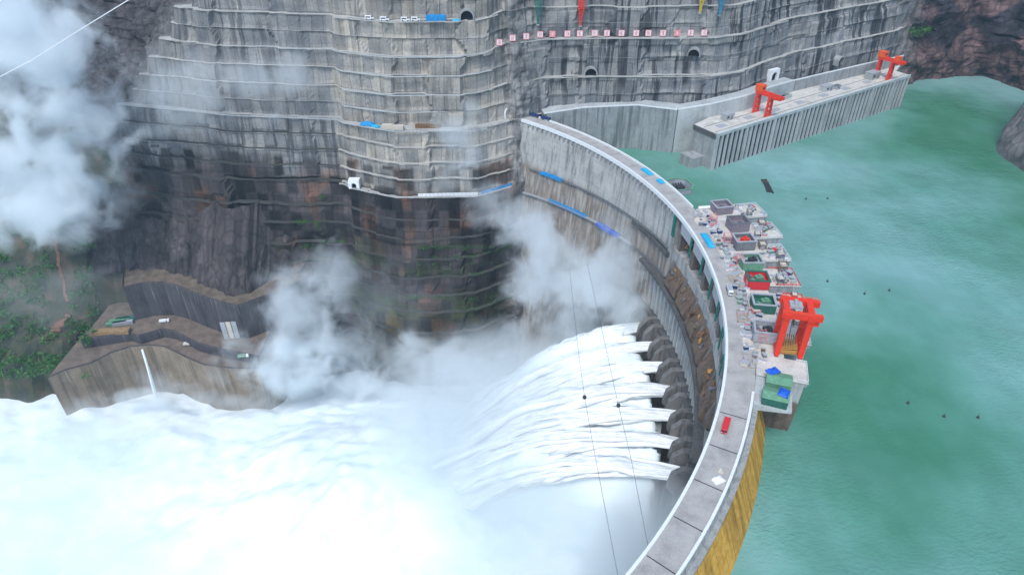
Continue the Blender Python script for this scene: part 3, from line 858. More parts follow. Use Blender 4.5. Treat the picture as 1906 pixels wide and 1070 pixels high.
# wing wall, gray abutment block
def wall_run(name, label, pts, thick, z0, mat, cat="retaining wall", top=None):
    """pts: (x, y, ztop), front line; the body runs THICK metres back"""
    mb = MB(); t = thing(name, label, cat, (pts[0][0], pts[0][1], z0)); n = len(pts); uv = []
    o = Vector((pts[0][0], pts[0][1], z0)); F = []; B = []
    for i, p in enumerate(pts):
        a = Vector(pts[max(0, i-1)][:2]); b = Vector(pts[min(n-1, i+1)][:2]); d = (b-a).normalized(); nn = Vector((-d.y, d.x))
        F.append(p); B.append((p[0]+nn.x*thick, p[1]+nn.y*thick, p[2]))
    for i in range(n-1):
        a, b, c, d = F[i], F[i+1], B[i+1], B[i]
        mb.face([(a[0], a[1], z0), (b[0], b[1], z0), b, a]); mb.face([a, b, c, d], 1); mb.face([(d[0], d[1], z0), d, c, (c[0], c[1], z0)])
    for q in (0, n-1):
        mb.face([(F[q][0], F[q][1], z0), F[q], B[q], (B[q][0], B[q][1], z0)])
    shift(mb, -o); mb.build("wall", [mat, M['conc'] if top is None else top], t)
    m2 = MB()
    for i in range(n-1): m2.bar(Vector(F[i])+Vector((0, .4, .5)), Vector(F[i+1])+Vector((0, .4, .5)), .7, 1.0)
    shift(m2, -o); m2.build("coping", M['rail'], t)
    return t
wall_run("wing_wall", "smooth pale concrete wing wall stepping up behind the intake deck", [(138.5, 550, 7), (166, 552, 11), (200, 567, 13), (227, 591, 12), (257, 614.5, 10.5)], 12, -50, M['conc'])
wall_run("parapet_wall", "low grey wall with buttresses along the back of the intake deck", [(258.5, 616, 10), (300, 640, 10), (342, 664, 10), (393, 694, 9)], 3, -5, M['conc_mid'])
wall_run("abutment_block", "water streaked grey concrete wall between the dam end and the intake", [(27, 551, 3), (60, 557, 6), (105, 559, 7.5), (137.6, 549.5, 7)], 16, -60, M['conc_block'])
# ------------------------------------------------------------------ gantry cranes
def lattice_leg(name, p, q, w, d, mat, root, n=4):
    """ladder leg between p (foot) and q (head): two chords w apart along x, rungs and a diagonal"""
    mb = MB(); p = Vector(p); q = Vector(q)
    for sx in (-1, 1):
        mb.bar(p+Vector((sx*w/2, 0, 0)), q+Vector((sx*w/2*.75, 0, 0)), d, d)
    for i in range(n+1):
        t = i/n; c = p.lerp(q, t); ww = lerp(w, w*.75, t)/2
        mb.bar(c-Vector((ww, 0, 0)), c+Vector((ww, 0, 0)), d*.8, d*.8)
    o = mb.build(name, mat, root); return o
def portal_crane(loc, rz, label, span=12.5, h=17, L=26, two=False):
    t = thing("gantry_crane", label, "gantry crane", loc, rz, "red gantry cranes")
    for y in (0, span):      # a leg on each rail; x along the rail
        lattice_leg("leg", (0, y, .8), (0, y, h), 5.5, 1.6, M['red'], t)
        mb = MB().box((0, y, .55), (8.5, 1.0, .9))
        for x in (-3.4, -1.5, 1.5, 3.4): mb.box((x, y, .35), (1.1, .6, .7), 0)
        mb.build("bogie", M['red'], t)
    for x in (-1.9, 1.9): MB().box((x, span/2-4.5, h+.9), (1.6, span+13, 2.5)).build("girder", M['red'], t)
    mb = MB()
    for y in (span+1.5, -10.5): mb.box((0, y, h+.6), (3.4, .9, 1.2))
    mb.build("end_tie", M['red'], t)
    c = MB().box((0, span-.5, h+4.2), (6, 6.5, 4.6)).build("machine_house", M['orange'], t)
    MB().box((0, span-.5, h+6.65), (6.4, 6.9, .3)).build("roof", M['orange'], c)
    MB().box((0, span-3.8, h+4.4), (2.8, .1, 1.4)).build("window", M['glass'], c)
    if two:
        c = MB().box((0, -3.5, h+3.6), (4.6, 4.6, 3.4)).build("trolley", M['orange'], t)
        MB().box((0, -3.5, h+5.45), (5, 5, .3)).build("roof", M['orange'], c)
    else:
        MB().box((0, 3.5, h+2.2), (3, 3, 1.0)).build("trolley", M['red'], t)
    MB().box((2.6, -2, h-1.6), (2, 2.2, 2.4)).build("cabin", M['red'], t)
    return t
def to_rail(u, v):
    p = at(u, v); a = (p-IA).dot(idir); return ip(a, 3.0)
portal_crane(to_rail(1420, 214), iang, "red gantry crane on the intake deck, nearer the dam")
portal_crane(to_rail(1644, 146), iang, "red gantry crane with two orange cabins at the far end of the intake deck", two=True)

# ------------------------------------------------------------------ spillway deck on the lake side of the crest
PR = {}
for k, ph in enumerate(PIERS):
    r1 = [341, 339, 334, 331, 329, 326, 322.5][k]; hw = 8.2 if k < 6 else 7.2
    prof = [(RU+.8, -.15), (r1, -.15), (r1, -2.2), (r1-1.2, -2.2), (r1-1.5, -24), (r1-4, -60), (RU+.8, -60)]
    if k == 6: ph -= .9
    PR[k] = (ph, r1, hw)
    p = thing("intake_pier", ["pale concrete pier with a cluttered top at the far end of the spillway deck", "second concrete pier from the far end of the spillway deck", "third concrete pier from the far end of the spillway deck", "middle concrete pier on the lake side of the spillway deck", "concrete pier just beyond the big red gantry", "concrete pier whose top carries the far legs of the big red gantry", "tide-marked concrete pier under the big red gantry, nearest of the row"][k], "pier", pol(ph, r1, WZ), 0, "piers on the lake side of the spillway")
    mb = radial_prism(ph, hw, prof); shift(mb, -pol(ph, r1, WZ)); mb.build("pier_body", M['pier'], p)
    mb = radial_prism(ph, hw+.5, [(RU+.9, .25), (r1+.4, .25), (r1+.4, -.12), (RU+.9, -.12)]); shift(mb, -pol(ph, r1, WZ)); mb.build("deck_slab", M['deck'], p)
    # railing round the nose
    mb = MB(); a = rad(ph); t = Vector((-math.sin(a), math.cos(a), 0))
    cs = [pol(ph, 318, .3)+t*hw, pol(ph, r1, .3)+t*hw, pol(ph, r1, .3)-t*hw, pol(ph, 318, .3)-t*hw]
    for q in range(3):
        mb.bar(cs[q]+Vector((0, 0, 1.1)), cs[q+1]+Vector((0, 0, 1.1)), .18); mb.bar(cs[q]+Vector((0, 0, .6)), cs[q+1]+Vector((0, 0, .6)), .14)
        for w in range(7): pp = cs[q].lerp(cs[q+1], w/6); mb.bar(pp, pp+Vector((0, 0, 1.1)), .16)
    shift(mb, -pol(ph, r1, WZ)); mb.build("railing", M['rail'] if k not in (3, 4) else M['red'], p)
# deck filling between the piers close to the crest
for k in range(6):
    a, b = PIERS[k]-.9, PIERS[k+1]+.9
    if k == 5: b = PR[6][0]+1.0
    o = ring(RU+.7, 313, -1.6, -.2, a, b); tag(o.build("deck_span", M['deck']), f"concrete deck slab between {['the farthest and second', 'the second and third', 'the third and fourth', 'the fourth and fifth', 'the fifth and sixth', 'the sixth and nearest'][k]} spillway piers", "deck slab", "deck slabs between the piers")
# gate shaft frames: open-topped boxes with a machine in each
FR = [(11.6, 'purple', None, 'grey'), (7.5, 'purple', None, 'steel'), (3.7, 'steel', 'red', 'grey'), (-.1, 'green', 'dark', 'grey'), (-3.6, 'truck_red', 'green', 'dkgreen'), (-7.6, 'dkgreen', 'green', 'grey'), (-12.2, 'grey', 'dark', 'grey')]
wh = ["at the far end of the spillway deck", "second from the far end of the spillway deck", "third from the far end of the spillway deck", "halfway along the spillway deck", "with dull red sides, beyond the big gantry", "with dark green sides beside the big gantry", "nearest on the spillway deck, pale grey"]
for k, (ph, wall, inner, rim) in enumerate(FR):
    t = thing("gate_hoist_box", f"open topped hoist box {wh[k]}", "hoist box", pol(ph, [315, 315.5, 311, 309, 307.5, 306.5, 304.5][k], .3), rad(ph), "hoist boxes on the spillway deck")
    w, d, h = 11.0, 9.5, R.uniform(4.5, 6)
    mb = MB()
    for (c, dd) in (((0, d/2, h/2), (w, .6, h)), ((0, -d/2, h/2), (w, .6, h)), ((w/2, 0, h/2), (.6, d-.6, h)), ((-w/2, 0, h/2), (.6, d-.6, h))): mb.box(c, dd)
    mb.build("side_panel", M[wall], t)
    mb = MB()
    for (c, dd) in (((0, d/2, h+.25), (w+1, 1.0, .5)), ((0, -d/2, h+.25), (w+1, 1.0, .5)), ((w/2, 0, h+.25), (1.0, d-1, .5)), ((-w/2, 0, h+.25), (1.0, d-1, .5))): mb.box(c, dd)
    mb.build("top_rim", M[rim], t)
    MB().box((0, 0, h*.55), (w-.9, d-.9, .3)).build("inner_floor", M['grey' if k in (2, 3) else wall], t)
    if inner:
        mb = MB().box((1, .5, h*.55+1.2), (4.2, 3.2, 1.8), .2)
        mb.box((-2.5, -1.5, h*.55+.8), (1.6, 2.4, 1.2), .5).tube([(1, .5, h*.55+2.1), (1, .5, h*.55+3.2)], .8)
        mb.build("hoist_machine", M[inner], t)
    for q in range(5): MB().box((R.uniform(-4, 4), R.uniform(-3.4, 3.4), h*.55+.6), (R.uniform(.8, 2), R.uniform(.8, 2), R.uniform(.5, 1.3)), R.random()).build("fitting", M['steel'], t)
# the big red gantry over the nearest piers
GP = at(1477, 655)
gphi = math.degrees(math.atan2(GP.y-CY, GP.x-CX)); 
gt = thing("gantry_crane", "big red portal gantry on the lake side of the dam with a timber load", "gantry crane", pol(-13.4, 314.5, .3), rad(-13.4), "red gantry cranes")
GW, GD, GH = 10.5, 11.5, 22.5
for sx in (-1, 1):
    for sy in (-1, 1):
        mb = MB().box((sx*GW/2, sy*GD/2, GH/2+.6), (2.5, 2.5, GH-1.2), 0, 0, 1.12); mb.build("leg", M['red'], gt)
    MB().box((sx*GW/2, 0, .7), (1.6, GD+4, 1.2)).build("bogie", M['red'], gt)
    MB().box((sx*GW/2, 0, GH+.9), (2.9, GD+4, 3.0)).build("girder", M['red'], gt)
    MB().box((sx*GW/2, 0, GH*.42), (.9, GD-1.6, .9)).build("cross_brace", M['red'], gt)
for sy in (-1, 1):
    MB().box((1.2, sy*GD/2, GH+1.1), (GW+7, 2.7, 2.8)).build("end_beam", M['red'], gt)
tr = MB().box((-1.5, 0, GH+2.9), (5.5, 4.5, 1.6)).build("trolley", M['grey'], gt)
MB().tube([(-1.5, -1.8, GH+4.2), (-1.5, 1.8, GH+4.2)], .9, 10).build("hoist_drum", M['grey'], tr)
mb = MB()
for s_ in (-1, 1): mb.bar((-1.5, s_*.9, GH+2.2), (-.4, s_*.4, 7), .14)
mb.build("hoist_rope", M['dark'], gt)
MB().box((GW/2+2.6, -GD/2+1, GH-2.2), (2.4, 2.6, 2.6)).build("cabin", M['red'], gt)
mb = MB()
for s_ in (-.35, .35): mb.bar((-GW/2-1.5, GD/2+s_, 1), (-GW/2-1.5, GD/2+s_, GH), .14)
for q in range(24): mb.bar((-GW/2-1.5, GD/2-.35, 1.5+q*.9), (-GW/2-1.5, GD/2+.35, 1.5+q*.9), .12)
mb.build("ladder", M['grey'], gt)
mb = MB()
for sy in (-1, 1):
    mb.bar((-GW/2-2, sy*(GD/2+1.2), GH+3.4), (GW/2+4, sy*(GD/2+1.2), GH+3.4), .16)
    for q in range(8): mb.bar((-GW/2-2+q*2.2, sy*(GD/2+1.2), GH+2.4), (-GW/2-2+q*2.2, sy*(GD/2+1.2), GH+3.4), .14)
mb.build("hand_rail", M['orange'], gt)
# the thing it lifts: a timber formwork cradle
t = thing("formwork_cradle", "ochre timber formwork cradle standing between the legs of the big red gantry", "formwork", pol(-13.6, 314.3, .3), rad(-13.6))
MB().box((0, 0, 1.2), (8.5, 7.5, 2.2)).build("base", M['ochre'], t)
mb = MB()
for q in range(7): mb.bar((-4+q*1.3, -3.8, .3), (-2.6+q*.9, 2.5, 7.5), .45)
mb.build("strut", M['rust'], t)
mb = MB()
for q in range(6): mb.bar((-4, -3.6+q*1.4, 2.4), (3.8, -3.6+q*1.4, 4.2), .6, .3)
mb.build("plank", M['ochre'], t)

# ------------------------------------------------------------------ small plant, huts and clutter on the crest and deck
def hut(ph, r, d, wall, roof, label, name="site_hut", group=None, z=.05, rz=0):
    t = thing(name, label, "hut", pol(ph, r, z), rad(ph)+rz, group)
    MB().box((0, 0, d[2]/2), d).build("wall", M[wall], t)
    mb = MB(); w, l = d[0]/2+.3, d[1]/2+.3; h = d[2]
    a = [(-w, -l, h), (w, -l, h), (w, l, h), (-w, l, h)]; e = [(-w, 0, h+1.2), (w, 0, h+1.2)]
    mb.face([a[0], a[1], e[1], e[0]]); mb.face([a[2], a[3], e[0], e[1]]); mb.face([a[1], a[2], e[1]]); mb.face([a[3], a[0], e[0]]); mb.face([a[3], a[2], a[1], a[0]])
    mb.build("roof", M[roof], t)
    MB().box((-d[0]/2-.04, 0, d[2]*.4), (.1, 1.6, d[2]*.75)).build("door", M['steel'], t)
    for q in (-1, 1): MB().box((-d[0]/2-.04, q*d[1]*.32, d[2]*.6), (.1, 1.4, 1.0)).build("window", M['glass'], t)
    return t
def drape(c, rz, d, mat, label, group="blue sheets over stacks on the dam", sag=.5):
    mb = MB(); nx, ny = 9, 7
    for j in range(ny+1):
        for i in range(nx+1):
            x = (i/nx-.5)*d[0]; y = (j/ny-.5)*d[1]; e = max(abs(i/nx-.5), abs(j/ny-.5))*2
            z = d[2]*(1-e**4) + fbm(x*.6+c[0], y*.6+c[1], 1, 3)*sag + .25
            mb.v.append((x, y, max(.06, z)))
    for j in range(ny):
        for i in range(nx): a = j*(nx+1)+i; mb.f.append((a, a+1, a+nx+2, a+nx+1)); mb.m.append(0)
    b = len(mb.v)   # a floor under the sheet gives it body
    mb.v += [(-d[0]/2, -d[1]/2, .0), (d[0]/2, -d[1]/2, 0), (d[0]/2, d[1]/2, 0), (-d[0]/2, d[1]/2, 0)]; mb.f.append((b+3, b+2, b+1, b)); mb.m.append(0)
    o = mb.build("tarpaulin", mat); o.location = c; o.rotation_euler = (0, 0, rz); return tag(o, label, "tarpaulin", group)
hut(-18.6, 309.5, (10.5, 8, 4.2), 'green', 'green', "farther green metal hut with a blue sheet on its roof, beside the big gantry", group="green huts on the deck")
hut(-20.6, 308.5, (10.5, 7.5, 4.0), 'dkgreen', 'green', "nearer green metal hut on the lake edge of the crest", group="green huts on the deck")
# the cantilevered landing that carries those huts
o = radial_prism(-19.6, 9.5, [(RU+.7, -.2), (316, -.2), (316, -1.3), (RU+.7, -4)]); tag(o.build("cantilever_landing", M['conc']), "concrete landing bracketed off the dam under the green huts", "landing")
drape(pol(-18.0, 306.5, 5.0), .4, (6, 4, .8), M['deep_blue'], "deep blue sheet crumpled on the roof of the farther green hut")
drape(pol(-20.4, 311.5, 4.9), 1.0, (5.5, 4.5, .9), M['deep_blue'], "deep blue sheet crumpled on the roof of the nearer green hut")
drape(pol(5.3, 292.8, .05), rad(95.3), (17, 4.2, 1.6), M['sky_blue'], "long bright blue sheet over a stack on the crest at the start of the bridge")
drape(pol(24.2, 296.4, .05), rad(114), (12, 3.6, 1.4), M['sky_blue'], "bright blue sheet on the crest, farther of two by the lake parapet")
drape(pol(20.9, 296.6, .05), rad(111), (6, 3.4, 1.6), M['sky_blue'], "small bright blue sheet on the crest just beside the grey platform")
# hexagonal steel platform hung off the lake side
t = thing("steel_platform", "grey six-sided steel platform hung on the lake side of the crest", "platform", pol(19.2, 306.5, .5), rad(19.2))
hexa = [(-6.5, -8), (4, -9), (8, -4), (8, 5), (2, 9), (-6.5, 8)]
mb = MB().prism(hexa, -3.6, -3.2); mb.build("floor", M['steel'], t)
mb = MB()
for i in range(6):
    a, b = hexa[i], hexa[(i+1) % 6]; mb.bar((*a, -1.6), (*b, -1.6), .35, 3.4)
mb.build("side_panel", M['grey'], t)
mb = MB()
for i in range(6):
    a, b = hexa[i], hexa[(i+1) % 6]; mb.bar((*a, .35), (*b, .35), 1.0, .45)
mb.build("top_rim", M['green'], t)
mb = MB()
for q in range(4): mb.bar((-4+q*2, -5, -2.6), (-2+q*2, 5, -1.4), .7)
mb.box((1, 0, -2.2), (4, 5, 1.6), .4); mb.build("machinery", M['dark'], t)
# pipe along the deck edge near the platform
t = MB().tube([pol(12.6, 302, 1.2), pol(12.4, 317, 1.2)], 1.1, 12).build("steel_pipe", M['white']); tag(t, "white steel pipe across the far edge of the spillway deck", "pipe")
# cream bag stacks and gravel on the roadway
def heap(c, rz, d, mat, label, cat, name, group=None):
    mb = MB(); nx = ny = 8
    for j in range(ny+1):
        for i in range(nx+1):
            x, y = i/nx-.5, j/ny-.5; e = max(abs(x), abs(y))*2
            k = 1+.25*fbm(x*3+c[0], y*3+c[1], 0, 3)
            mb.v.append((x*d[0]*k, y*d[1]*k, max(0, d[2]*(1-e**2.2)*(1+.5*fbm(x*5+c[1], y*5, 3, 3)))))
    for j in range(ny):
        for i in range(nx): a = j*(nx+1)+i; mb.f.append((a, a+1, a+nx+2, a+nx+1)); mb.m.append(0)
    mb.f.append((0, nx*0+(ny)*(nx+1), (ny+1)*(nx+1)-1, nx)); mb.m.append(0)
    o = mb.build(name, mat, smooth=False); o.location = c; o.rotation_euler = (0, 0, rz); return tag(o, label, cat, group)
heap(pol(9.8, 298, .05), rad(10), (9, 8, 2.0), M['cream'], "large cream bag stack where the spillway deck begins", "bag stack", "bag_stack", "cream bag stacks on the deck")
heap(pol(5.9, 299.5, .05), rad(96), (9, 5.5, 1.6), M['cream'], "cream bag stack beside the long blue sheet", "bag stack", "bag_stack", "cream bag stacks on the deck")
heap(pol(2.4, 298.0, .05), rad(92), (8, 5, 1.4), M['cream'], "cream bag stack beside the third hoist box", "bag stack", "bag_stack", "cream bag stacks on the deck")
heap(pol(-2.6, 297, .05), rad(87), (7, 6, 1.1), M['sand'], "gravel heap on the bridge roadway beyond the white truck", "gravel heap", "gravel_heap", "heaps on the bridge roadway")
heap(pol(-9.2, 295.8, .05), rad(80), (11, 6, 1.0), M['sand'], "wide gravel heap on the bridge roadway facing the gantry", "gravel heap", "gravel_heap", "heaps on the bridge roadway")
heap(pol(-13.4, 296.5, .05), rad(76), (7, 5, .8), M['cream'], "pale rubble heap on the roadway nearest the red truck", "gravel heap", "gravel_heap", "heaps on the bridge roadway")
heap(at(1337, 893)+Vector((0, 0, .05)), .4, (4.5, 3.5, 1.6), M['white'], "white sacks on the bare crest road by the lake parapet", "bag stack", "bag_stack")
heap(at(1341, 876)+Vector((0, 0, .05)), 1.2, (2.6, 2.2, 1.1), M['cream'], "small cream sack beside the white sacks on the bare crest road", "bag stack", "bag_stack")
# crates, drums, pallets: individually placed
def crate(c, rz, d, m, label, group):
    t = thing("site_crate", label, "crate", c, rz, group)
    MB().box((0, 0, d[2]/2+.12), d).build("box", m, t)
    mb = MB()
    for q in (-1, 0, 1): mb.box((q*d[0]*.38, 0, .06), (.25, d[1], .12))
    mb.build("skid", M['rust'], t)
    MB().box((0, 0, d[2]+.18), (d[0]*1.04, d[1]*1.04, .12)).build("lid", M['grey'], t)
    return t
cols = [('white', 'white'), ('cream', 'cream'), ('white', 'white'), ('board', 'pale pink'), ('grey', 'grey'), ('purple', 'dull purple'), ('green', 'green'), ('navy', 'navy'), ('rust', 'rusty brown'), ('pink', 'faded pink'), ('steel', 'dark grey'), ('cream', 'cream')]
spots = []
for k in range(420):
    ph = R.uniform(-16.8, 11.8); r = R.uniform(294.6, 304.5)
    if any(abs(ph-a)*5.2 < 2.3 and abs(r-b) < 2.3 for a, b in spots): continue
    if abs(ph-5.3) < 2.3 and r < 297: continue
    if any(abs(ph-q[0])*5.3 < 6.5 and abs(r-[315, 315.5, 311, 309, 307.5, 306.5, 304.5][i_]) < 7.2 for i_, q in enumerate(FR)): continue
    spots.append((ph, r))
near = [(11.6, "the far end of the bridge"), (7.0, "the second hoist box"), (3.7, "the third hoist box"), (0, "the halfway hoist box"), (-4.4, "the dull red hoist box"), (-8.7, "the dark green hoist box"), (-13, "the big gantry"), (-18, "the green huts")]
used = {}
for i, (ph, r) in enumerate(spots):
    m, nm = cols[R.randrange(len(cols))]; d = (R.uniform(1.4, 3.6), R.uniform(1.2, 3.0), R.uniform(.7, 2.2))
    nr_ = min(near, key=lambda q: abs(q[0]-ph))[1]; sz = "large" if d[0]*d[1] > 5.5 else "small"
    lane = "on the roadway" if r < 299.5 else "on the deck edge"
    lb = f"{sz} {nm} crate {lane} near {nr_}"
    crate(pol(ph, r, .06), rad(ph)+R.uniform(-.5, .5), d, M[m], lb, "crates on the bridge roadway" if r < 299.5 else "crates along the deck edge")
# loose items on pier tops
for k in range(7):
    ph, r1, hw = PR[k]
    if k >= 5: continue
    for q in range(17):
        m, nm = cols[R.randrange(len(cols))]
        p = pol(ph + R.uniform(-1.2, 1.2), R.uniform([323.5, 323.5, 319, 317, 315.5][k], r1-2.0), .3)
        crate(p, rad(ph)+R.uniform(-.8, .8), (R.uniform(1.6, 4), R.uniform(1.4, 3), R.uniform(.8, 2.2)), M[m], f"{nm} crate on top of {['the farthest', 'the second farthest', 'the third', 'the fourth', 'the fifth'][k]} spillway pier", f"crates on spillway pier {['one','two','three','four','five'][k]}")
def pump_skid(ph, r, z, label, m):
    t = thing("winch_skid", label, "winch", pol(ph, r, z), rad(ph)+.3, "winches on the spillway piers")
    MB().box((0, 0, .2), (4.5, 2.6, .4)).build("skid", M['steel'], t)
    MB().tube([(-.8, -1.2, 1.3), (-.8, 1.2, 1.3)], .95, 12).build("drum", M[m], t)
    MB().box((1.3, 0, 1.0), (1.5, 1.6, 1.3)).build("engine", M['orange' if m == 'grey' else 'grey'], t)
for k, m in enumerate(('grey', 'steel', 'red', 'grey', 'steel')):
    pump_skid(PR[k][0]+.35, PR[k][1]-5, .3, f"{['orange and grey', 'dark', 'red', 'pale', 'black'][k]} winch on the tip of {['the farthest', 'the second farthest', 'the third', 'the fourth', 'the fifth'][k]} spillway pier", m)
def scaffold(ph, r, w, h, m, label):
    t = thing("scaffold_tower", label, "scaffold", pol(ph, r, .3), rad(ph)+R.uniform(-.3, .3), "scaffolds on the spillway deck")
    mb = MB()
    for x in (-w/2, w/2):
        for y in (-w/2, 0, w/2): mb.bar((x, y, 0), (x, y, h), .22)
        for q in range(1, int(h/1.8)+1): mb.bar((x, -w/2, q*1.8), (x, w/2, q*1.8), .18)
        mb.bar((x, -w/2, 0), (x, w/2, h), .16)
    for y in (-w/2, w/2):
        for q in range(1, int(h/1.8)+1): mb.bar((-w/2, y, q*1.8), (w/2, y, q*1.8), .18)
    mb.build("frame", M[m], t); MB().box((0, 0, h*.72), (w*.95, w*.95, .18)).build("platform", M['cream'], t)
ordn = ['the farthest', 'the second farthest', 'the third', 'the fourth', 'the fifth', 'the sixth']
for k in range(6):
    for q, (m, nm) in enumerate((('steel', 'grey'), ('rust', 'rusty'), ('pink', 'faded red'))):
        r0_ = R.uniform(320, PR[k][1]-4) if q < 2 else R.uniform(302, 304)
        scaffold(PR[k][0]+(-1.05, 1.05, -1.9)[q], r0_, R.uniform(2.6, 4.2), R.uniform(3, 6.5), m, f"{nm} scaffold tower {'on' if q < 2 else 'at the root of'} {ordn[k]} spillway pier")
# vehicles -------------------------------------------------------------------------
def truck(c, rz, cab, body, label, L=8.5, W=2.6, tank=False, cat="truck", group=None):
    t = thing("truck", label, cat, c, rz, group)
    MB().box((-.9, 0, .85), (L-1, 1.4, .35)).build("chassis", M['dark'], t)
    cb = MB().box((L/2-1.1, 0, 1.9), (2.2, W, 2.1), 0, 0, .92).build("cab", M[cab], t, bevel=.12)
    MB().box((L/2-.02, 0, 2.25), (.12, W*.82, .8)).build("windscreen", M['glass'], cb)
    bd = MB().box((-1.3, 0, 1.75), (L-3, W, 1.5))
    bd.build("cargo_box", M[body], t, bevel=.05)
    mb = MB()
    for q in (-1, 1): mb.box((-1.3, q*W*.46, 2.62), (L-3, .12, .25))
    mb.build("side_rail", M[cab], t)
    for x in (L/2-1.3, -L/2+2.6, -L/2+1.2):
        for y in (-1, 1):
            w = MB().tube([(x, y*W*.36, .5), (x, y*W*.5, .5)], .5, 12).build("wheel", M['rubber'], t)
            MB().tube([(x, y*W*.5, .5), (x, y*(W*.5+.03), .5)], .25, 10).build("rim", M['grey'], w)
    for y in (-1, 1): MB().box((L/2+.02, y*W*.36, 1.15), (.08, .4, .25)).build("headlight", M['white'], t)
    return t
p = at(1340, 793); ph = math.degrees(math.atan2(p.y-CY, p.x-CX))
truck(pol(ph, 291.2, .05), rad(ph-90), 'truck_red', 'truck_red', "small red cargo truck parked on the bare crest road", L=8.8)
truck(pol(-5.2, 291.8, .05), rad(-5.2-90), 'white', 'grey', "white truck with a grey box on the bridge roadway")
def car(c, rz, m, label, group="white vehicles on the upper haul road"):
    t = thing("van", label, "van", c, rz, group)
    mb = MB(); prof = [(-2.4, .45), (2.4, .45), (2.4, 1.1), (1.6, 1.3), (1.0, 2.1), (-2.4, 2.15)]
    n = len(prof)
    for s_ in (-.95, .95):
        for x, z in prof: mb.v.append((x, s_, z))
    mb.f = [tuple(range(n)), tuple(reversed(range(n, 2*n)))]+[(i, i+n, (i+1) % n+n, (i+1) % n) for i in range(n)]; mb.m = [0]*len(mb.f)
    mb.build("body", M[m], t)
    MB().bar((1.62, 0, 1.36), (1.08, 0, 2.04), 1.7, .1).build("windscreen", M['glass'], t)
    for s_ in (-1, 1): MB().box((-.6, s_*.96, 1.6), (2.6, .04, .6)).build("side_window", M['glass'], t)
    for x in (-1.5, 1.5):
        for s_ in (-1, 1): MB().tube([(x, s_*.7, .42), (x, s_*1.0, .42)], .42, 10).build("wheel", M['rubber'], t)
    return t
for (u, v, l) in ((700, 20, "white van on the upper haul road, leftmost of four"), (728, 20, "white van on the upper haul road, second from the left"), (765, 19, "white van on the upper haul road, third from the left"), (783, 18, "white van on the upper haul road, nearest the blue container")):
    p = cliff_point(cliff_s(at(u, v, 78).x), 78, 0); o = car((p.x, p.y+2.2, 78.1), R.uniform(-.15, .15), 'white', l); o.scale = (1.4, 1.4, 1.4)
def container(c, rz, d, m, label, group=None, name="shipping_container"):
    t = thing(name, label, "container", c, rz, group); mb = MB().box((0, 0, d[2]/2), d)
    n = int(d[0]/.8)
    for i in range(n):
        for s_ in (-1, 1): mb.box((-d[0]/2+(i+.5)*d[0]/n, s_*(d[1]/2+.05), d[2]/2), (.35, .1, d[2]*.9))
    mb.build("shell", M[m], t); MB().box((d[0]/2+.05, 0, d[2]*.48), (.1, d[1]*.92, d[2]*.88)).build("door", M['steel'], t)
    MB().box((0, 0, d[2]+.1), (d[0]*.99, d[1]*.99, .18)).build("roof", M[m], t)
    return t
def on_berm(u, v, z, back=2.5):
    p = cliff_point(cliff_s(at(u, v, z).x), z, 0); return Vector((p.x, p.y+back, z+.1))
container(on_berm(818, 18, 78), 0, (15, 4, 4.2), 'blue', "long blue container on the upper haul road before the tunnel")
o = drape(on_berm(851, 24, 78, 1.5), 0, (6, 3, 1.4), M['sky_blue'], "crumpled blue sheet at the foot of the upper tunnel mouth", "blue sheets on the cliff roads")
drape(on_berm(685, 232, 0, 4), -.25, (13, 5, 2.6), M['blue'], "large blue sheet on the crest-level road below the buttress", "blue sheets on the cliff roads")
drape(on_berm(700, 236, 0, 2.5), -.2, (7, 3.5, 1.8), M['sky_blue'], "smaller blue sheet beside the large one on the crest-level road", "blue sheets on the cliff roads")
container(on_berm(724, 236, 0, 4), -.05, (9, 3.5, 3.2), 'cream', "cream site cabin on the crest-level road, left of the pair", "cream cabins on the crest-level road", "site_cabin")
container(on_berm(743, 236, 0, 4), 0, (9, 3.5, 3.2), 'cream', "cream site cabin on the crest-level road, right of the pair", "cream cabins on the crest-level road", "site_cabin")
container(on_berm(797, 236, 0, 7), 0, (20, 3.5, 2.6), 'rust', "long low shed with a dark red roof on the crest-level road", None, "long_shed")
# blue plant parked where the dam meets the cliff
p0, p1 = at(972, 214), at(1024, 229)
ra = math.atan2((p1-p0).y, (p1-p0).x)
for k, (t_, l) in enumerate(((.1, "navy truck parked farthest along the dam's abutment"), (.45, "navy truck parked second at the dam's abutment"), (.85, "navy truck parked nearest at the dam's abutment"))):
    truck(p0.lerp(p1, t_)+Vector((0, 3.4, .05)), ra, 'navy', 'navy' if k else 'deep_blue', l, L=9)
# hoardings on the lower berm
def hoarding(u0, u1, v, z, m, label, h=3.2, g="site fences on the lower berm"):
    a = cliff_point(cliff_s(at(u0, v, z).x), z, .3); b = cliff_point(cliff_s(at(u1, v, z).x), z, .3)
    t = thing("site_fence", label, "fence", a, 0, g); n = max(2, int((b-a).length/3.2)); d = b-a
    a = Vector((0, .7, 0))
    for i in range(n):
        p, q = a+d*(i/n), a+d*((i+.96)/n)
        MB().bar(p+Vector((0, 0, h/2+.1)), q+Vector((0, 0, h/2+.1)), .2, h).build("fence_panel", M[m], t)
    mb = MB()
    for i in range(n+1): mb.bar(a+d*(i/n)+Vector((0, .2, 0)), a+d*(i/n)+Vector((0, .2, h+.2)), .2)
    mb.build("fence_post", M['steel'], t)
hoarding(784, 893, 347, -52, 'white', "row of white fence panels on the berm above the dark cliff")
hoarding(900, 953, 345, -52, 'blue', "run of blue fence panels on the berm beside the dam")
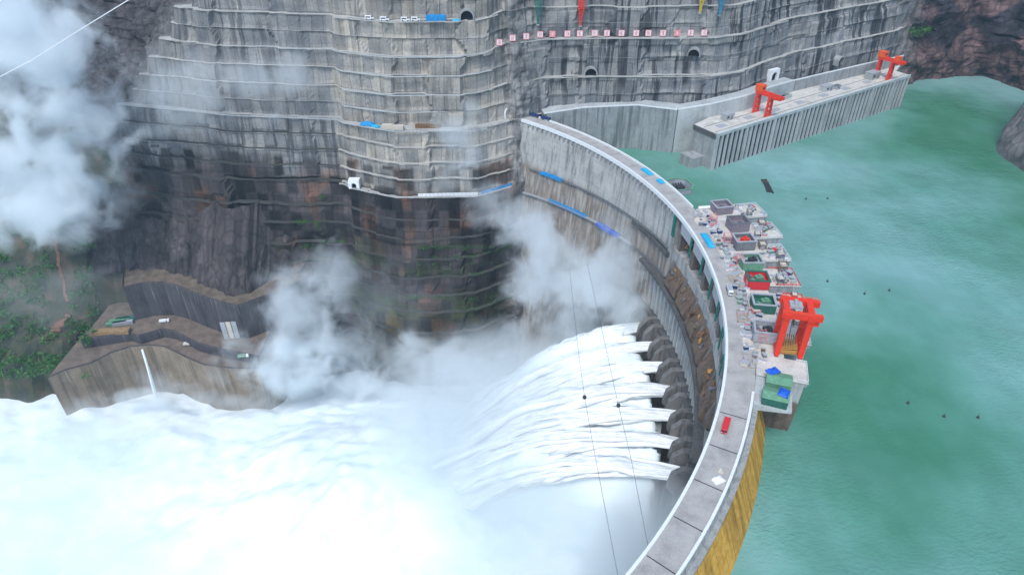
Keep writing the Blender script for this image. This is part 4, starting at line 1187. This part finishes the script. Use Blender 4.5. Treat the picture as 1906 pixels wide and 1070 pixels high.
# ------------------------------------------------------------------ tunnel mouths
def portal(p, ang, w, h, label, mat='conc', depth=7.0, square=False):
    """a short arched canopy standing out of the rock, its inner darkness painted on a black plate"""
    t = thing("tunnel_mouth", label, "tunnel", p, ang, "tunnel mouths in the cliff"); n = 14
    def ringp(k, ex, y):
        a = math.pi*k/n; hw = w/2+ex; return (-math.cos(a)*hw, y, (h-w/2)+math.sin(a)*(w/2+ex) if h > w/2 else math.sin(a)*h)
    inn = [(-w/2, 0)] + [(ringp(k, 0, 0)[0], ringp(k, 0, 0)[2]) for k in range(n+1)] + [(w/2, 0)]
    if square: out = [(-w/2-2.6, 0)] + [(-w/2-2.6, h+2.4) if k < n/2 else (w/2+2.6, h+2.4) for k in range(n+1)] + [(w/2+2.6, 0)]
    else: out = [(-w/2-.9, 0)] + [(ringp(k, .9, 0)[0], ringp(k, .9, 0)[2]) for k in range(n+1)] + [(w/2+.9, 0)]
    mb = MB(); m = len(inn)
    for i in range(m-1):
        a, b = inn[i], inn[i+1]; c, d = out[i+1], out[i]
        mb.face([(a[0], -depth/2, a[1]), (b[0], -depth/2, b[1]), (c[0], -depth/2, c[1]), (d[0], -depth/2, d[1])])
        mb.face([(d[0], -depth/2, d[1]), (c[0], -depth/2, c[1]), (c[0], depth/2, c[1]), (d[0], depth/2, d[1])])
        mb.face([(a[0], -depth/2, a[1]), (a[0], depth/2, a[1]), (b[0], depth/2, b[1]), (b[0], -depth/2, b[1])])
    mb.build("portal_frame", M[mat], t)
    mb = MB(); mb.face([(x, 0, z) for x, z in inn]); mb.build("painted_dark_plate", M['black'], t)  # flat black face paints the unlit depth of the tunnel
    return t
def cliff_portal(u, v, z, w, h, label, mat='conc', ang=0.0, out=.6, **k):
    # find the face point that this mouth opens from, by marching along the cliff at level z
    best = min((abs((cliff_point(s, z)-at_dir(u, v, cliff_point(s, z))).length), s) for s in [ss[i] for i in range(0, len(ss), 1) if -360 < cl_at(ss[i])[0] < 440])
    p = cliff_point(best[1], z, out); return portal(p, ang, w, h, label, mat, **k)
def at_dir(u, v, q): return at_y(u, v, q.y)
cliff_portal(870, 18, 78.2, 9.5, 7.5, "dark tunnel mouth on the upper haul road", 'conc_mid', out=1)
cliff_portal(1097, 136, 28.7, 9.5, 6.5, "dark tunnel mouth in the streaked cliff behind the dam", 'conc_mid')
cliff_portal(1293, 97, 44, 9, 6, "high arched tunnel mouth under the right end of the row of boards", 'conc_mid', -.3)
portal(at(1437, 152, 10)+Vector((0, 1, 0)), iang, 7.0, 8.5, "pale square-framed tunnel mouth behind the intake deck", 'white', square=True, depth=4)
cliff_portal(1557, 128, 9.0, 7, 8, "dark tunnel mouth in the cliff behind the far intake deck", 'conc_mid', iang)
portal(at(945, 217)+Vector((0, 1, 0)), .55, 8.5, 8.5, "pale ring-shaped tunnel mouth where the dam road enters the cliff", 'white', depth=8)
cliff_portal(662, 347, -51.8, 4, 5, "small white portal at the left end of the lower berm", 'white', square=True)
# ------------------------------------------------------------------ row of slogan boards
us = [900+x*480/1902 for x in (108,207,310,408,510,610,710,812,912,1015,1115,1215,1313,1415,1515,1610)]
pk = [1, 0, 0, 0, 2, 1, 0, 1, 0, 1, 0, 0, 0, 2, 1, 1]
words = ["leftmost", "second from the left", "third from the left", "fourth from the left", "fifth from the left", "sixth from the left", "seventh from the left", "eighth from the left", "eighth from the right", "seventh from the right", "sixth from the right", "fifth from the right", "fourth from the right", "third from the right", "second from the right", "rightmost"]
for i, u in enumerate(us):
    zb = 58.2
    best = min(((cliff_point(s, zb)-at_y(u, 75, cliff_point(s, zb).y)).length, s) for s in ss if -60 < cl_at(s)[0] < 300)
    p = cliff_point(best[1], interp(cl_at(best[1])[0], [-40, 5], [53, 58])+.5, 1.7)
    t = thing("slogan_board", f"{'pink' if pk[i] else 'white'} square board on a cliff berm, {words[i]} of the row", "board", p, 0, "row of square boards on the cliff berm")
    MB().box((0, 0, 3.0), (4.9, .3, 4.9)).build("board", M['board' if pk[i] < 2 else 'pink'], t)
    mb = MB()
    for (c, d) in (((0, -.17, 5.3), (4.9, .08, .45)), ((0, -.17, .75), (4.9, .08, .45)), ((-2.25, -.17, 3), (.4, .08, 4.1)), ((2.25, -.17, 3), (.4, .08, 4.1))): mb.box(c, d)
    mb.build("border", M['pink'], t)
    mb = MB(); rr = random.Random(i)
    for q in range(4): mb.box((rr.uniform(-.5, .5), -.17, 1.6+q*.9), (rr.uniform(1.2, 2.8), .06, .22))
    for q in range(2): mb.box((rr.uniform(-1, 1), -.18, 3), (.24, .06, rr.uniform(1.6, 2.8)))
    mb.build("lettering", M['stroke' if pk[i] < 2 else 'board'], t)
    mb = MB()
    for q in (-1.8, 1.8): mb.bar((q, .25, -.2), (q, .25, 4), .25)
    mb.build("post", M['steel'], t)
# masts on the upper berm
def mast(u, vb, z, m, label, h=60):
    best = min(((cliff_point(s, z)-at_y(u, vb, cliff_point(s, z).y)).length, s) for s in ss if -60 < cl_at(s)[0] < 300)
    p = cliff_point(best[1], z, 2.0); t = thing("lattice_mast", label, "mast", p, 0, "coloured lattice masts on the upper cliff")
    mb = MB()
    def wz(q): return interp(q, [0, 6, 14, h], [.7, 1.6, 4.2, 4.6])/2
    zs = [0, 3, 6, 10, 14]+[14+2.6*i for i in range(1, int((h-14)/2.6))]
    for a, b in zip(zs, zs[1:]):
        for sx, sy in ((-1, -1), (1, -1), (1, 1), (-1, 1)):
            mb.bar((sx*wz(a), sy*wz(a), a), (sx*wz(b), sy*wz(b), b), .55)
        mb.bar((-wz(a), -wz(a), a), (wz(b), -wz(b), b), .45); mb.bar((wz(a), -wz(a), a), (-wz(b), -wz(b), b), .45)
        mb.bar((-wz(a), -wz(a), a), (-wz(b), wz(b), b), .45)
        mb.bar((-wz(b), -wz(b), b), (wz(b), -wz(b), b), .5)
    mb.build("tower_frame", M[m], t)
    MB().box((0, 0, .3), (2.4, 2.4, .8)).build("base", M['conc_mid'], t)
mast(1000, 42, 69, 'teal', "green lattice mast at the top edge of the cliff")
mast(1080, 52, 67, 'red', "red lattice mast at the top edge of the cliff")
mast(1302, 22, 76, 'yellow', "yellow lattice mast at the top edge of the cliff")
mast(1336, 26, 74, 'blue_mast', "blue lattice mast at the top edge of the cliff")
# ------------------------------------------------------------------ buoys, driftwood, cables
def buoy(u, v, label, r=.85):
    p = at(u, v, WZ); t = thing("buoy", label, "buoy", p, 0, "black mooring buoys on the lake")
    mb = MB(); prof = [(0, -.6), (.8, -.5), (1, 0), (.8, .5), (.35, .8), (.2, 1.5), (0, 1.6)]
    for (q, z) in prof:
        for k in range(10): a = 2*math.pi*k/10; mb.v.append((math.cos(a)*q*r, math.sin(a)*q*r, z*r))
    for i in range(len(prof)-1):
        for k in range(10): mb.f.append((i*10+k, i*10+(k+1) % 10, (i+1)*10+(k+1) % 10, (i+1)*10+k)); mb.m.append(0)
    mb.build("float", M['dark'], t); MB().tube([(0, 0, 1.4*r), (0, 0, 2.6*r)], .12, 6).build("staff", M['dark'], t)
for u, v, l in ((1540, 524, "black buoy nearest the spillway piers"), (1609, 547, "black buoy, left of a close pair in the middle of the lake"), (1655, 541, "black buoy, right of a close pair in the middle of the lake"), (1690, 750, "black buoy on the near lake, leftmost of three"), (1757, 775, "black buoy on the near lake, middle of three"), (1820, 777, "black buoy on the near lake, rightmost of three"), (1500, 371, "black buoy beyond the drifting log, left of two"), (1540, 370, "black buoy beyond the drifting log, right of two")):
    buoy(u, v, l)
pa, pb = at(1421, 334, WZ), at(1434, 360, WZ); t = thing("log_raft", "dark half-sunk raft of logs drifting between the dam and the intake", "raft", pa.lerp(pb, .5))
d = (pb-pa)/2; n_ = Vector((-d.y, d.x, 0)).normalized()
for k in range(3):
    MB().tube([-d*R.uniform(.85, 1)+n_*(k-1)*1.5+Vector((0, 0, .2)), n_*((k-1)*1.4+.4)+Vector((0, 0, .3)), d*R.uniform(.85, 1)+n_*(k-1)*1.8+Vector((0, 0, .2))], .85, 8).build("log", M['dark'], t)
MB().bar(-d*.5-n_*2.5+Vector((0, 0, 1)), -d*.5+n_*2.5+Vector((0, 0, 1)), .5).build("lashing", M['rust'], t)
def cable(pts, r, m, label, ball=None):
    t = thing("overhead_cable", label, "cable", pts[0], 0, "cables strung over the gorge"); o = Vector(pts[0])
    MB().tube([Vector(p)-o for p in pts], r, 5).build("wire", M[m], t)
    if ball is not None:
        mb = MB(); c = Vector(ball)-o; rows = 7
        for i in range(rows+1):
            th = math.pi*i/rows
            for k in range(10): a = 2*math.pi*k/10; mb.v.append((c.x+math.sin(th)*math.cos(a)*1.0, c.y+math.sin(th)*math.sin(a)*1.0, c.z-math.cos(th)*1.25))
        for i in range(rows):
            for k in range(10): mb.f.append((i*10+k, i*10+(k+1) % 10, (i+1)*10+(k+1) % 10, (i+1)*10+k)); mb.m.append(0)
        mb.build("marker_ball", M['dark'], t, smooth=True)
ca = [at(1060, 500, -20), at(1076, 649, -21), at(1088, 738, -22), at(1102, 818, -22), at(1150, 1070, -20), at(1175, 1210, -18), at(1230, 1500, -10)]
cable(ca, .11, 'steel', "thin overhead cable over the jets, left of two, with a marker ball", at(1088, 739, -22))
cb = [at(1093, 490, -18), at(1113, 580, -19), at(1151, 754, -20), at(1175, 855, -20), at(1207, 1020, -19), at(1240, 1180, -17), at(1300, 1480, -8)]
cable(cb, .11, 'steel', "thin overhead cable over the jets, right of two, with a marker ball", at(1151, 754, -20))
cable([Vector((-60, 660, 150)), at_y(240, 0, 470), at_y(150, 55, 470), at_y(60, 112, 470), at_y(-300, 300, 465)], .3, 'white', "pale overhead cable crossing the mist at the upper left")
# ------------------------------------------------------------------ tail-water walls and terraces, lower left
def terrace(name, label, front, z0, z1, back_y, mat, top, cat="terrace"):
    o = Vector((front[0].x, front[0].y, z0)); t = thing(name, label, cat, o)
    poly = [(p.x-o.x, p.y-o.y) for p in front] + [(front[-1].x-o.x, back_y-o.y), (front[0].x-o.x, back_y-o.y)]
    MB().prism(poly, 0, z1-z0, 0, 1).build("wall", [mat, top], t)
    m2 = MB()
    for a, b in zip(front, front[1:]): m2.bar((a.x-o.x, a.y-o.y+.6, z1-z0+.5), (b.x-o.x, b.y-o.y+.6, z1-z0+.5), .5, 1.1)
    m2.build("kerb", M['tail_dark'], t); return t
f1 = [at(u, v, -177) for u, v in ((88, 704), (120, 690), (169, 677), (205, 658), (243, 646), (275, 643), (306, 646), (347, 666), (380, 680), (430, 686), (480, 687))] + [Vector((-206, 450, -177)), Vector((-200, 500, -177))]
f2 = [at(u, v, -168) for u, v in ((150, 634), (240, 620), (257, 626), (302, 613), (325, 617), (369, 640), (420, 652), (480, 664))]
f3 = [Vector((-372, 560, -132))] + [at(u, v, -132) for u, v in ((228, 536), (262, 528), (300, 526), (330, 533), (365, 547), (400, 560), (440, 570))] + [Vector((-196, 490, -132)), Vector((-176, 520, -132)), Vector((-170, 560, -132))]
M['ledge'] = simple("damp_ledge", (.15, .118, .09), .45, .15, .95)
M['tail'] = concrete("tail_wall_stained", (.235, .185, .135), .8, .8)
M['tail_dark'] = concrete("terrace_wall_dark", (.075, .07, .078), .7, 1.0)
terrace("tail_water_wall", "tall brown stained wall rising from the white water at the lower left", f1, -246, -177, 560, M['tail'], M['brown_road'], "retaining wall")
terrace("road_terrace", "upper muddy road terrace above the brown wall", f2, -180, -168, 560, M['tail_dark'], M['brown_road'])
terrace("slope_terrace", "dark retaining wall with a brown ledge below the cliff", f3, -180, -132, 570, M['tail_dark'], M['ledge'], "retaining wall")
mb = MB(); w0 = at(265, 650, -177); pts = [w0+Vector((0, -.5, 0)), w0+Vector((.5, -2.2, -10)), w0+Vector((-1, -2.5, -30)), w0+Vector((-4, -3.2, -62))]
tag(mb.tube(pts, 1.2, 6, radii=[.9, 1.0, 1.4, 1.9]).build("water_chute", M['foam']), "thin white stream falling down the brown tail-water wall", "stream")
container(at(205, 624, -168)+Vector((0, 3, .1)), .08, (32, 6, 3.4), 'shed_roof', "long low ochre-roofed shed on the muddy terrace", None, "long_shed")
for k, (u, v, a) in enumerate(((222, 601, .3), (228, 606, .25), (216, 607, .3), (234, 598, .2))):
    container(at(u, v, -168)+Vector((0, 2, .1)), a, (17, 3.2, 3), ['green', 'grey', 'green', 'teal'][k], ["pale green pipe store, farthest left on the muddy terrace", "grey pipe store among the green ones on the muddy terrace", "front pale green pipe store on the muddy terrace", "teal pipe store at the right of the muddy terrace"][k], "stores on the muddy terrace", "pipe_store")
t = thing("panel_rack", "pale upright panels stacked against the dark wall above the muddy road", "panels", at(412, 640, -168))
for k in range(5): MB().box((2.5+k*4.6, 7+.6*k, 9), (4.2, .8, 18)).build("panel", M['cream' if k % 2 else 'grey'], t)
MB().bar((0, 7.8, 12), (24, 10.5, 12), .5).build("rail", M['steel'], t)
for k, (u, v) in enumerate(((264, 634), (350, 645), (452, 668), (305, 602))):
    truck(at(u, v, -177 if k in (0, 1) else -168)+Vector((0, 2, .1)), R.uniform(-.6, .2), 'white', ['grey', 'cream', 'green', 'white'][k], ["white truck by the bend of the lower muddy road", "cream bodied truck below the terrace step", "green bodied truck at the right end of the terrace", "white truck at the back of the upper terrace"][k], L=9)
# ------------------------------------------------------------------ vegetation: scrub and weeds
def scrub(pts, size, name="scrub", per=26):
    mb = MB()
    for p in pts:
        s0 = size*R.uniform(.6, 1.5)
        for q in range(per):
            d = Vector((R.gauss(0, .5), R.gauss(0, .5), abs(R.gauss(0, .45))))*s0; c = Vector(p)+d
            a = Vector((R.gauss(0, 1), R.gauss(0, 1), R.gauss(0, .6))).normalized(); b = a.cross(Vector((R.gauss(0, 1), R.gauss(0, 1), R.gauss(0, 1)))).normalized()
            l = s0*R.uniform(.16, .4); mb.face([c-a*l, c-b*l*.5, c+a*l, c+b*l*.5])
    return tag(mb.build(name, M['leaf']), kind='stuff')
pts = []
for i in range(900):
    s_ = R.uniform(cliff_s(-620), cliff_s(-352)); z = R.uniform(-235, -60)
    c = cl_at(s_)
    if fbm(c[0]*.012, z*.014, 2, 3) < -.02: continue
    off = .25*z; p = Vector((c[0]+c[4]*off, c[1]+c[5]*off, z))
    pts.append(p + Vector((R.uniform(-3, 3), R.uniform(-13, -4), R.uniform(0, 4))))
scrub(pts, 4.2, "hillside_scrub", 22)
pts = [at(R.uniform(-30, 165), R.uniform(655, 700), -185)+Vector((R.uniform(-8, 8), R.uniform(-3, 20), 0)) for _ in range(160)]
scrub(pts, 3.6, "riverside_scrub", 26)
def berm_weeds(x0, x1, z, n, size): return [cliff_point(cliff_s(R.uniform(x0, x1)), z+.2, R.uniform(-.8, .5)) for _ in range(n)]
pts = berm_weeds(-195, -160, -88, 34, 1)+berm_weeds(-172, -150, -105, 26, 1)+berm_weeds(-80, 10, -105, 60, 1)+berm_weeds(-150, 0, -152, 90, 1)+berm_weeds(-160, -20, -121, 40, 1)+berm_weeds(-190, -165, -121, 20, 1)
scrub(pts, 1.3, "berm_weeds", 14)
pts = []
for i in range(26):
    s_ = R.uniform(cliff_s(412), cliff_s(440)); c = cl_at(s_); z = R.uniform(18, 24); pts.append(Vector((c[0]+c[2]*.25*z, c[1]+c[3]*.25*z-4, z)))
scrub(pts, 3.0, "cove_scrub", 22)
# a bank of earth for the lower-left slope
V = []; Fc = []
for j in range(31):
    for i in range(61):
        x = -760 + 425*i/60; y = 400 + 260*j/30
        z = -246 + 72*sstep(428, 472, y - 60*sstep(-402, -372, x) + fbm(x*.02, y*.02, 1)*16) + 60*sstep(488, 545, y - 26*sstep(-400, -480, x)) + 80*sstep(545, 660, y) + fbm(x*.03, y*.03, 2, 4)*6
        V.append((x, y, z))
for j in range(30):
    for i in range(60): a = j*61+i; Fc.append((a, a+1, a+62, a+61))
me = bpy.data.meshes.new("river_bank"); me.from_pydata(V, [], Fc)
tb = NT("wet_earth"); nb = tb.noise(tb.coord("Position"), .06, 6, .65)
M['earth'] = tb.done(tb.ramp(nb, [(.35, (.035, .04, .035)), (.5, (.05, .06, .035)), (.68, (.12, .085, .065))]), .95)
me.materials.append(M['earth']); o = bpy.data.objects.new("river_bank_terrain", me); COL.objects.link(o); tag(o, kind='structure')
def rock_wall(name, ctrl, z0, z1, lean, alb, back, seed):
    V = []; Fc = []; UV = []; ALB = []; WEAR = []; L = [0]
    for a, b in zip(ctrl, ctrl[1:]): L.append(L[-1]+math.hypot(a[0]-b[0], a[1]-b[1]))
    n = int(L[-1]/2.2); m = int((z1-z0)/2.2)
    for i in range(n+1):
        s = L[-1]*i/n; x0 = interp(s, L, [c[0] for c in ctrl]); y0 = interp(s, L, [c[1] for c in ctrl])
        for j in range(m+4):
            t = min(1, j/m); z = lerp(z0, z1, t); ex = max(0, j-m)*back/3
            q = fbm(s*.05+seed, z*.02, 2, 5)*7 + abs(fbm(s*.12, z*.03, seed, 3))*5
            V.append((x0, y0+lean*(z-z0)+ex*.5+q, z+ex*.55)); UV.append((s, z)); k = 1+.5*fbm(s*.06, z*.03, 7); ALB.append((alb[0]*k, alb[1]*k, alb[2]*k, 1)); WEAR.append((.2, .2, .8, 1))
    mm = m+4
    for i in range(n):
        for j in range(mm-1): a = i*mm+j; Fc.append((a, a+mm, a+mm+1, a+1))
    me = bpy.data.meshes.new(name); me.from_pydata(V, [], Fc); me.materials.append(M['cliff'])
    l = me.uv_layers.new(name="UVMap")
    for lp in me.loops: l.data[lp.index].uv = UV[lp.vertex_index]
    for nm, dat in (("albedo", ALB), ("wear", WEAR)):
        ca = me.color_attributes.new(nm, 'FLOAT_COLOR', 'POINT')
        for i, cc in enumerate(dat): ca.data[i].color = cc
    o = bpy.data.objects.new(name, me); COL.objects.link(o); return tag(o, kind='structure')
rock_wall("rock_spur_terrain", [(p.x, p.y+4) for p in (at(150, 500, -128), at(225, 505, -128), at(280, 505, -128), at(335, 515, -128), at(400, 545, -128), at(440, 556, -128))]+[(-212, 503), (-180, 514), (-150, 535)], -136, -104, .6, (.066, .057, .057), 60, 3)
bpy.context.view_layer.update(); DG = bpy.context.evaluated_depsgraph_get()
def survey(u, v):
    """first solid surface seen along photo pixel (u, v)"""
    d = at(u, v, -200) - Vector((0, 0, CAM_H)) if v > -200 else Vector((0, 1, 0))
    ok, loc, nor, *_ = S.ray_cast(DG, Vector((0, 0, CAM_H)), d.normalized())
    return (loc, nor) if ok else (None, None)
def trail(px, w, mat, name):
    mb = MB(); prev = None
    for (u0, v0), (u1, v1) in zip(px, px[1:]):
        n = max(2, int(math.hypot(u1-u0, v1-v0)/4))
        for i in range(n):
            p, nn = survey(lerp(u0, u1, i/n)+R.uniform(-1.5, 1.5), lerp(v0, v1, i/n))
            if p is None: prev = None; continue
            p = p + nn*.6
            if prev is not None and (p-prev).length < 30: mb.bar(prev, p, w*R.uniform(.7, 1.3), .6)
            prev = p
    return tag(mb.build(name, mat), kind='structure')
M['red_earth'] = simple("red_earth", (.24, .12, .085), .4, .3, .95)
trail([(92, 420), (105, 450), (110, 490), (119, 520), (121, 545), (128, 565)], 2.4, M['red_earth'], "dirt_path")
trail([(128, 585), (115, 600), (100, 620), (88, 636)], 8, M['red_earth'], "dirt_path")
wp = []
for (u0, v0, u1, v1, n) in ((552, 416, 590, 414, 16), (588, 416, 597, 430, 12), (596, 362, 604, 372, 8), (560, 455, 592, 462, 16), (770, 459, 950, 462, 60), (640, 553, 960, 556, 60), (640, 490, 950, 494, 30)):
    for i in range(n):
        p, nn = survey(lerp(u0, u1, R.random())+R.uniform(-2, 2), lerp(v0, v1, R.random())+R.uniform(-2, 2))
        if p is not None: wp.append(p+nn*.4)
scrub(wp, 1.5, "ledge_weeds", 18)
wp = []
for i in range(420):
    u, v = R.uniform(-5, 175), R.uniform(425, 640)
    if fbm(u*.02, v*.02, 4, 3) < -.08 or abs(u-112) < 12: continue
    p, nn = survey(u, v)
    if p is not None and p.x < -300 and p.z < -60: wp.append(p+nn*.8)
scrub(wp, 4.0, "slope_scrub", 24)
# ------------------------------------------------------------------ mist and spray
bmi = bmesh.new(); bmesh.ops.create_icosphere(bmi, subdivisions=3, radius=1.0)
mist_me = bpy.data.meshes.new("mist_cloud"); bmi.to_mesh(mist_me); bmi.free(); mist_me.materials.append(M['mist'])
def puff(u, v, rx, rz_, Y, dens, depth=None, name="mist_cloud"):
    c = at_y(u, v, Y); D = Y*math.cos(PITCH) + (CAM_H-c.z)*math.sin(PITCH)
    k = D/F_PX; o = bpy.data.objects.new(name, mist_me); COL.objects.link(o)
    o.location = c; o.scale = (rx*k, depth or max(12, min(rx, rz_)*k*.8), rz_*k*1.1); o.color = (dens, dens, dens, 1)
    return tag(o, kind='stuff')
MIST = [(30, 90, 210, 190, 520, .030), (60, 330, 190, 150, 505, .032), (150, 220, 130, 120, 520, .016), (20, 430, 120, 60, 500, .016), (200, 330, 80, 120, 520, .010),
 (340, 165, 150, 90, 535, .008), (500, 150, 120, 85, 528, .013), (330, 210, 160, 60, 530, .006),
 (862, 258, 72, 85, 508, .020), (930, 385, 80, 60, 490, .020), (840, 320, 70, 60, 505, .010),
 (1020, 490, 130, 120, 432, .022), (1130, 520, 120, 130, 415, .026), (1060, 600, 180, 90, 410, .022), (1170, 600, 90, 90, 398, .02), (980, 430, 90, 80, 450, .010),
 (560, 590, 110, 120, 462, .022), (610, 500, 70, 90, 470, .012), (530, 670, 150, 80, 452, .026), (660, 650, 150, 80, 455, .014), (700, 560, 220, 110, 462, .002),
 (790, 680, 210, 75, 440, .024), (960, 690, 200, 70, 425, .016), (640, 720, 200, 60, 445, .024), (555, 690, 120, 60, 435, .03), (500, 715, 90, 45, 430, .024), (680, 715, 130, 50, 430, .024), (420, 700, 90, 45, 440, .010), (250, 742, 190, 28, 430, .02), (60, 765, 150, 30, 430, .02), (430, 745, 150, 30, 425, .022), (320, 720, 120, 70, 452, .010), (120, 560, 220, 120, 500, .002)]
for m_ in MIST: puff(*m_[:5], m_[5]*(2.6 if m_[0] < 300 and m_[1] < 500 else 2.0))
# the spray cloud boiling over the plunge pool
spray_me = mist_me.copy(); spray_me.materials[0] = M['spray']
def cloud(c, s_, dens, name="spray_cloud"):
    o = bpy.data.objects.new(name, spray_me); COL.objects.link(o); o.location = c; o.scale = s_; o.color = (dens,)*3+(1,); return tag(o, kind='stuff')
for c, s_, d in (((-75, 315, -165), (110, 110, 55), .010), ((-260, 350, -214), (210, 100, 44), .008), ((-430, 340, -224), (230, 120, 40), .010), ((-170, 225, -210), (230, 90, 50), .010),
                 ((-380, 240, -218), (240, 110, 46), .014), ((-15, 330, -125), (95, 105, 42), .022), ((45, 345, -112), (48, 70, 24), .016), ((20, 235, -150), (95, 75, 70), .012), ((66, 185, -105), (44, 62, 80), .028), ((-60, 180, -190), (130, 90, 70), .006)):
    cloud(c, s_, d)
hz = bpy.data.materials.new("air_haze"); hz.use_nodes = True; hz.node_tree.nodes.remove(hz.node_tree.nodes["Principled BSDF"])
pv = hz.node_tree.nodes.new("ShaderNodeVolumePrincipled"); pv.inputs["Color"].default_value = (.55, .80, 1, 1); pv.inputs["Density"].default_value = .00007
hz.node_tree.links.new(pv.outputs[0], hz.node_tree.nodes["Material Output"].inputs["Volume"])
tag(MB().box((100, 800, 6), (4200, 3800, 508)).build("haze", hz), kind='stuff')
# ------------------------------------------------------------------ light, sky, camera
w = bpy.data.worlds.new("World"); S.world = w; w.use_nodes = True
bg = w.node_tree.nodes["Background"]; sk = w.node_tree.nodes.new("ShaderNodeTexSky"); sk.sky_type = 'NISHITA'; sk.sun_disc = False
EL, AZ = rad(58), rad(200)     # sun direction measured clockwise from +Y
sk.sun_elevation = EL; sk.sun_rotation = AZ; sk.altitude = 800; sk.dust_density = 3.0; sk.air_density = 1.0
tint = w.node_tree.nodes.new("ShaderNodeMix"); tint.data_type = 'RGBA'; tint.blend_type = 'MULTIPLY'; tint.inputs[0].default_value = 1; tint.inputs[7].default_value = (.93, 1, 1, 1)
w.node_tree.links.new(sk.outputs[0], tint.inputs[6]); w.node_tree.links.new(tint.outputs[2], bg.inputs[0]); bg.inputs[1].default_value = .15
sd = Vector((math.sin(AZ)*math.cos(EL), math.cos(AZ)*math.cos(EL), math.sin(EL)))
ld = bpy.data.lights.new("sun", 'SUN'); ld.energy = 1.5; ld.angle = rad(20); ld.color = (1, .98, .95)
lo = bpy.data.objects.new("sun", ld); COL.objects.link(lo); lo.rotation_euler = (-sd).to_track_quat('-Z', 'Y').to_euler()
cd = bpy.data.cameras.new("camera"); cam = bpy.data.objects.new("camera", cd); COL.objects.link(cam)
cd.sensor_width = 36; cd.lens = F_PX/1906*36; cd.clip_start = 1; cd.clip_end = 6000
cam.location = (0, 0, CAM_H); cam.rotation_euler = (rad(90)-PITCH, 0, 0); S.camera = cam
S.view_settings.view_transform = 'Standard'; S.view_settings.look = 'None'; S.view_settings.exposure = 0.65; S.view_settings.gamma = 1
S.cycles.use_denoising = True
S.cycles.max_bounces = 8; S.cycles.volume_bounces = 6; S.cycles.volume_step_rate = 1.0
S.cycles.diffuse_bounces = 3
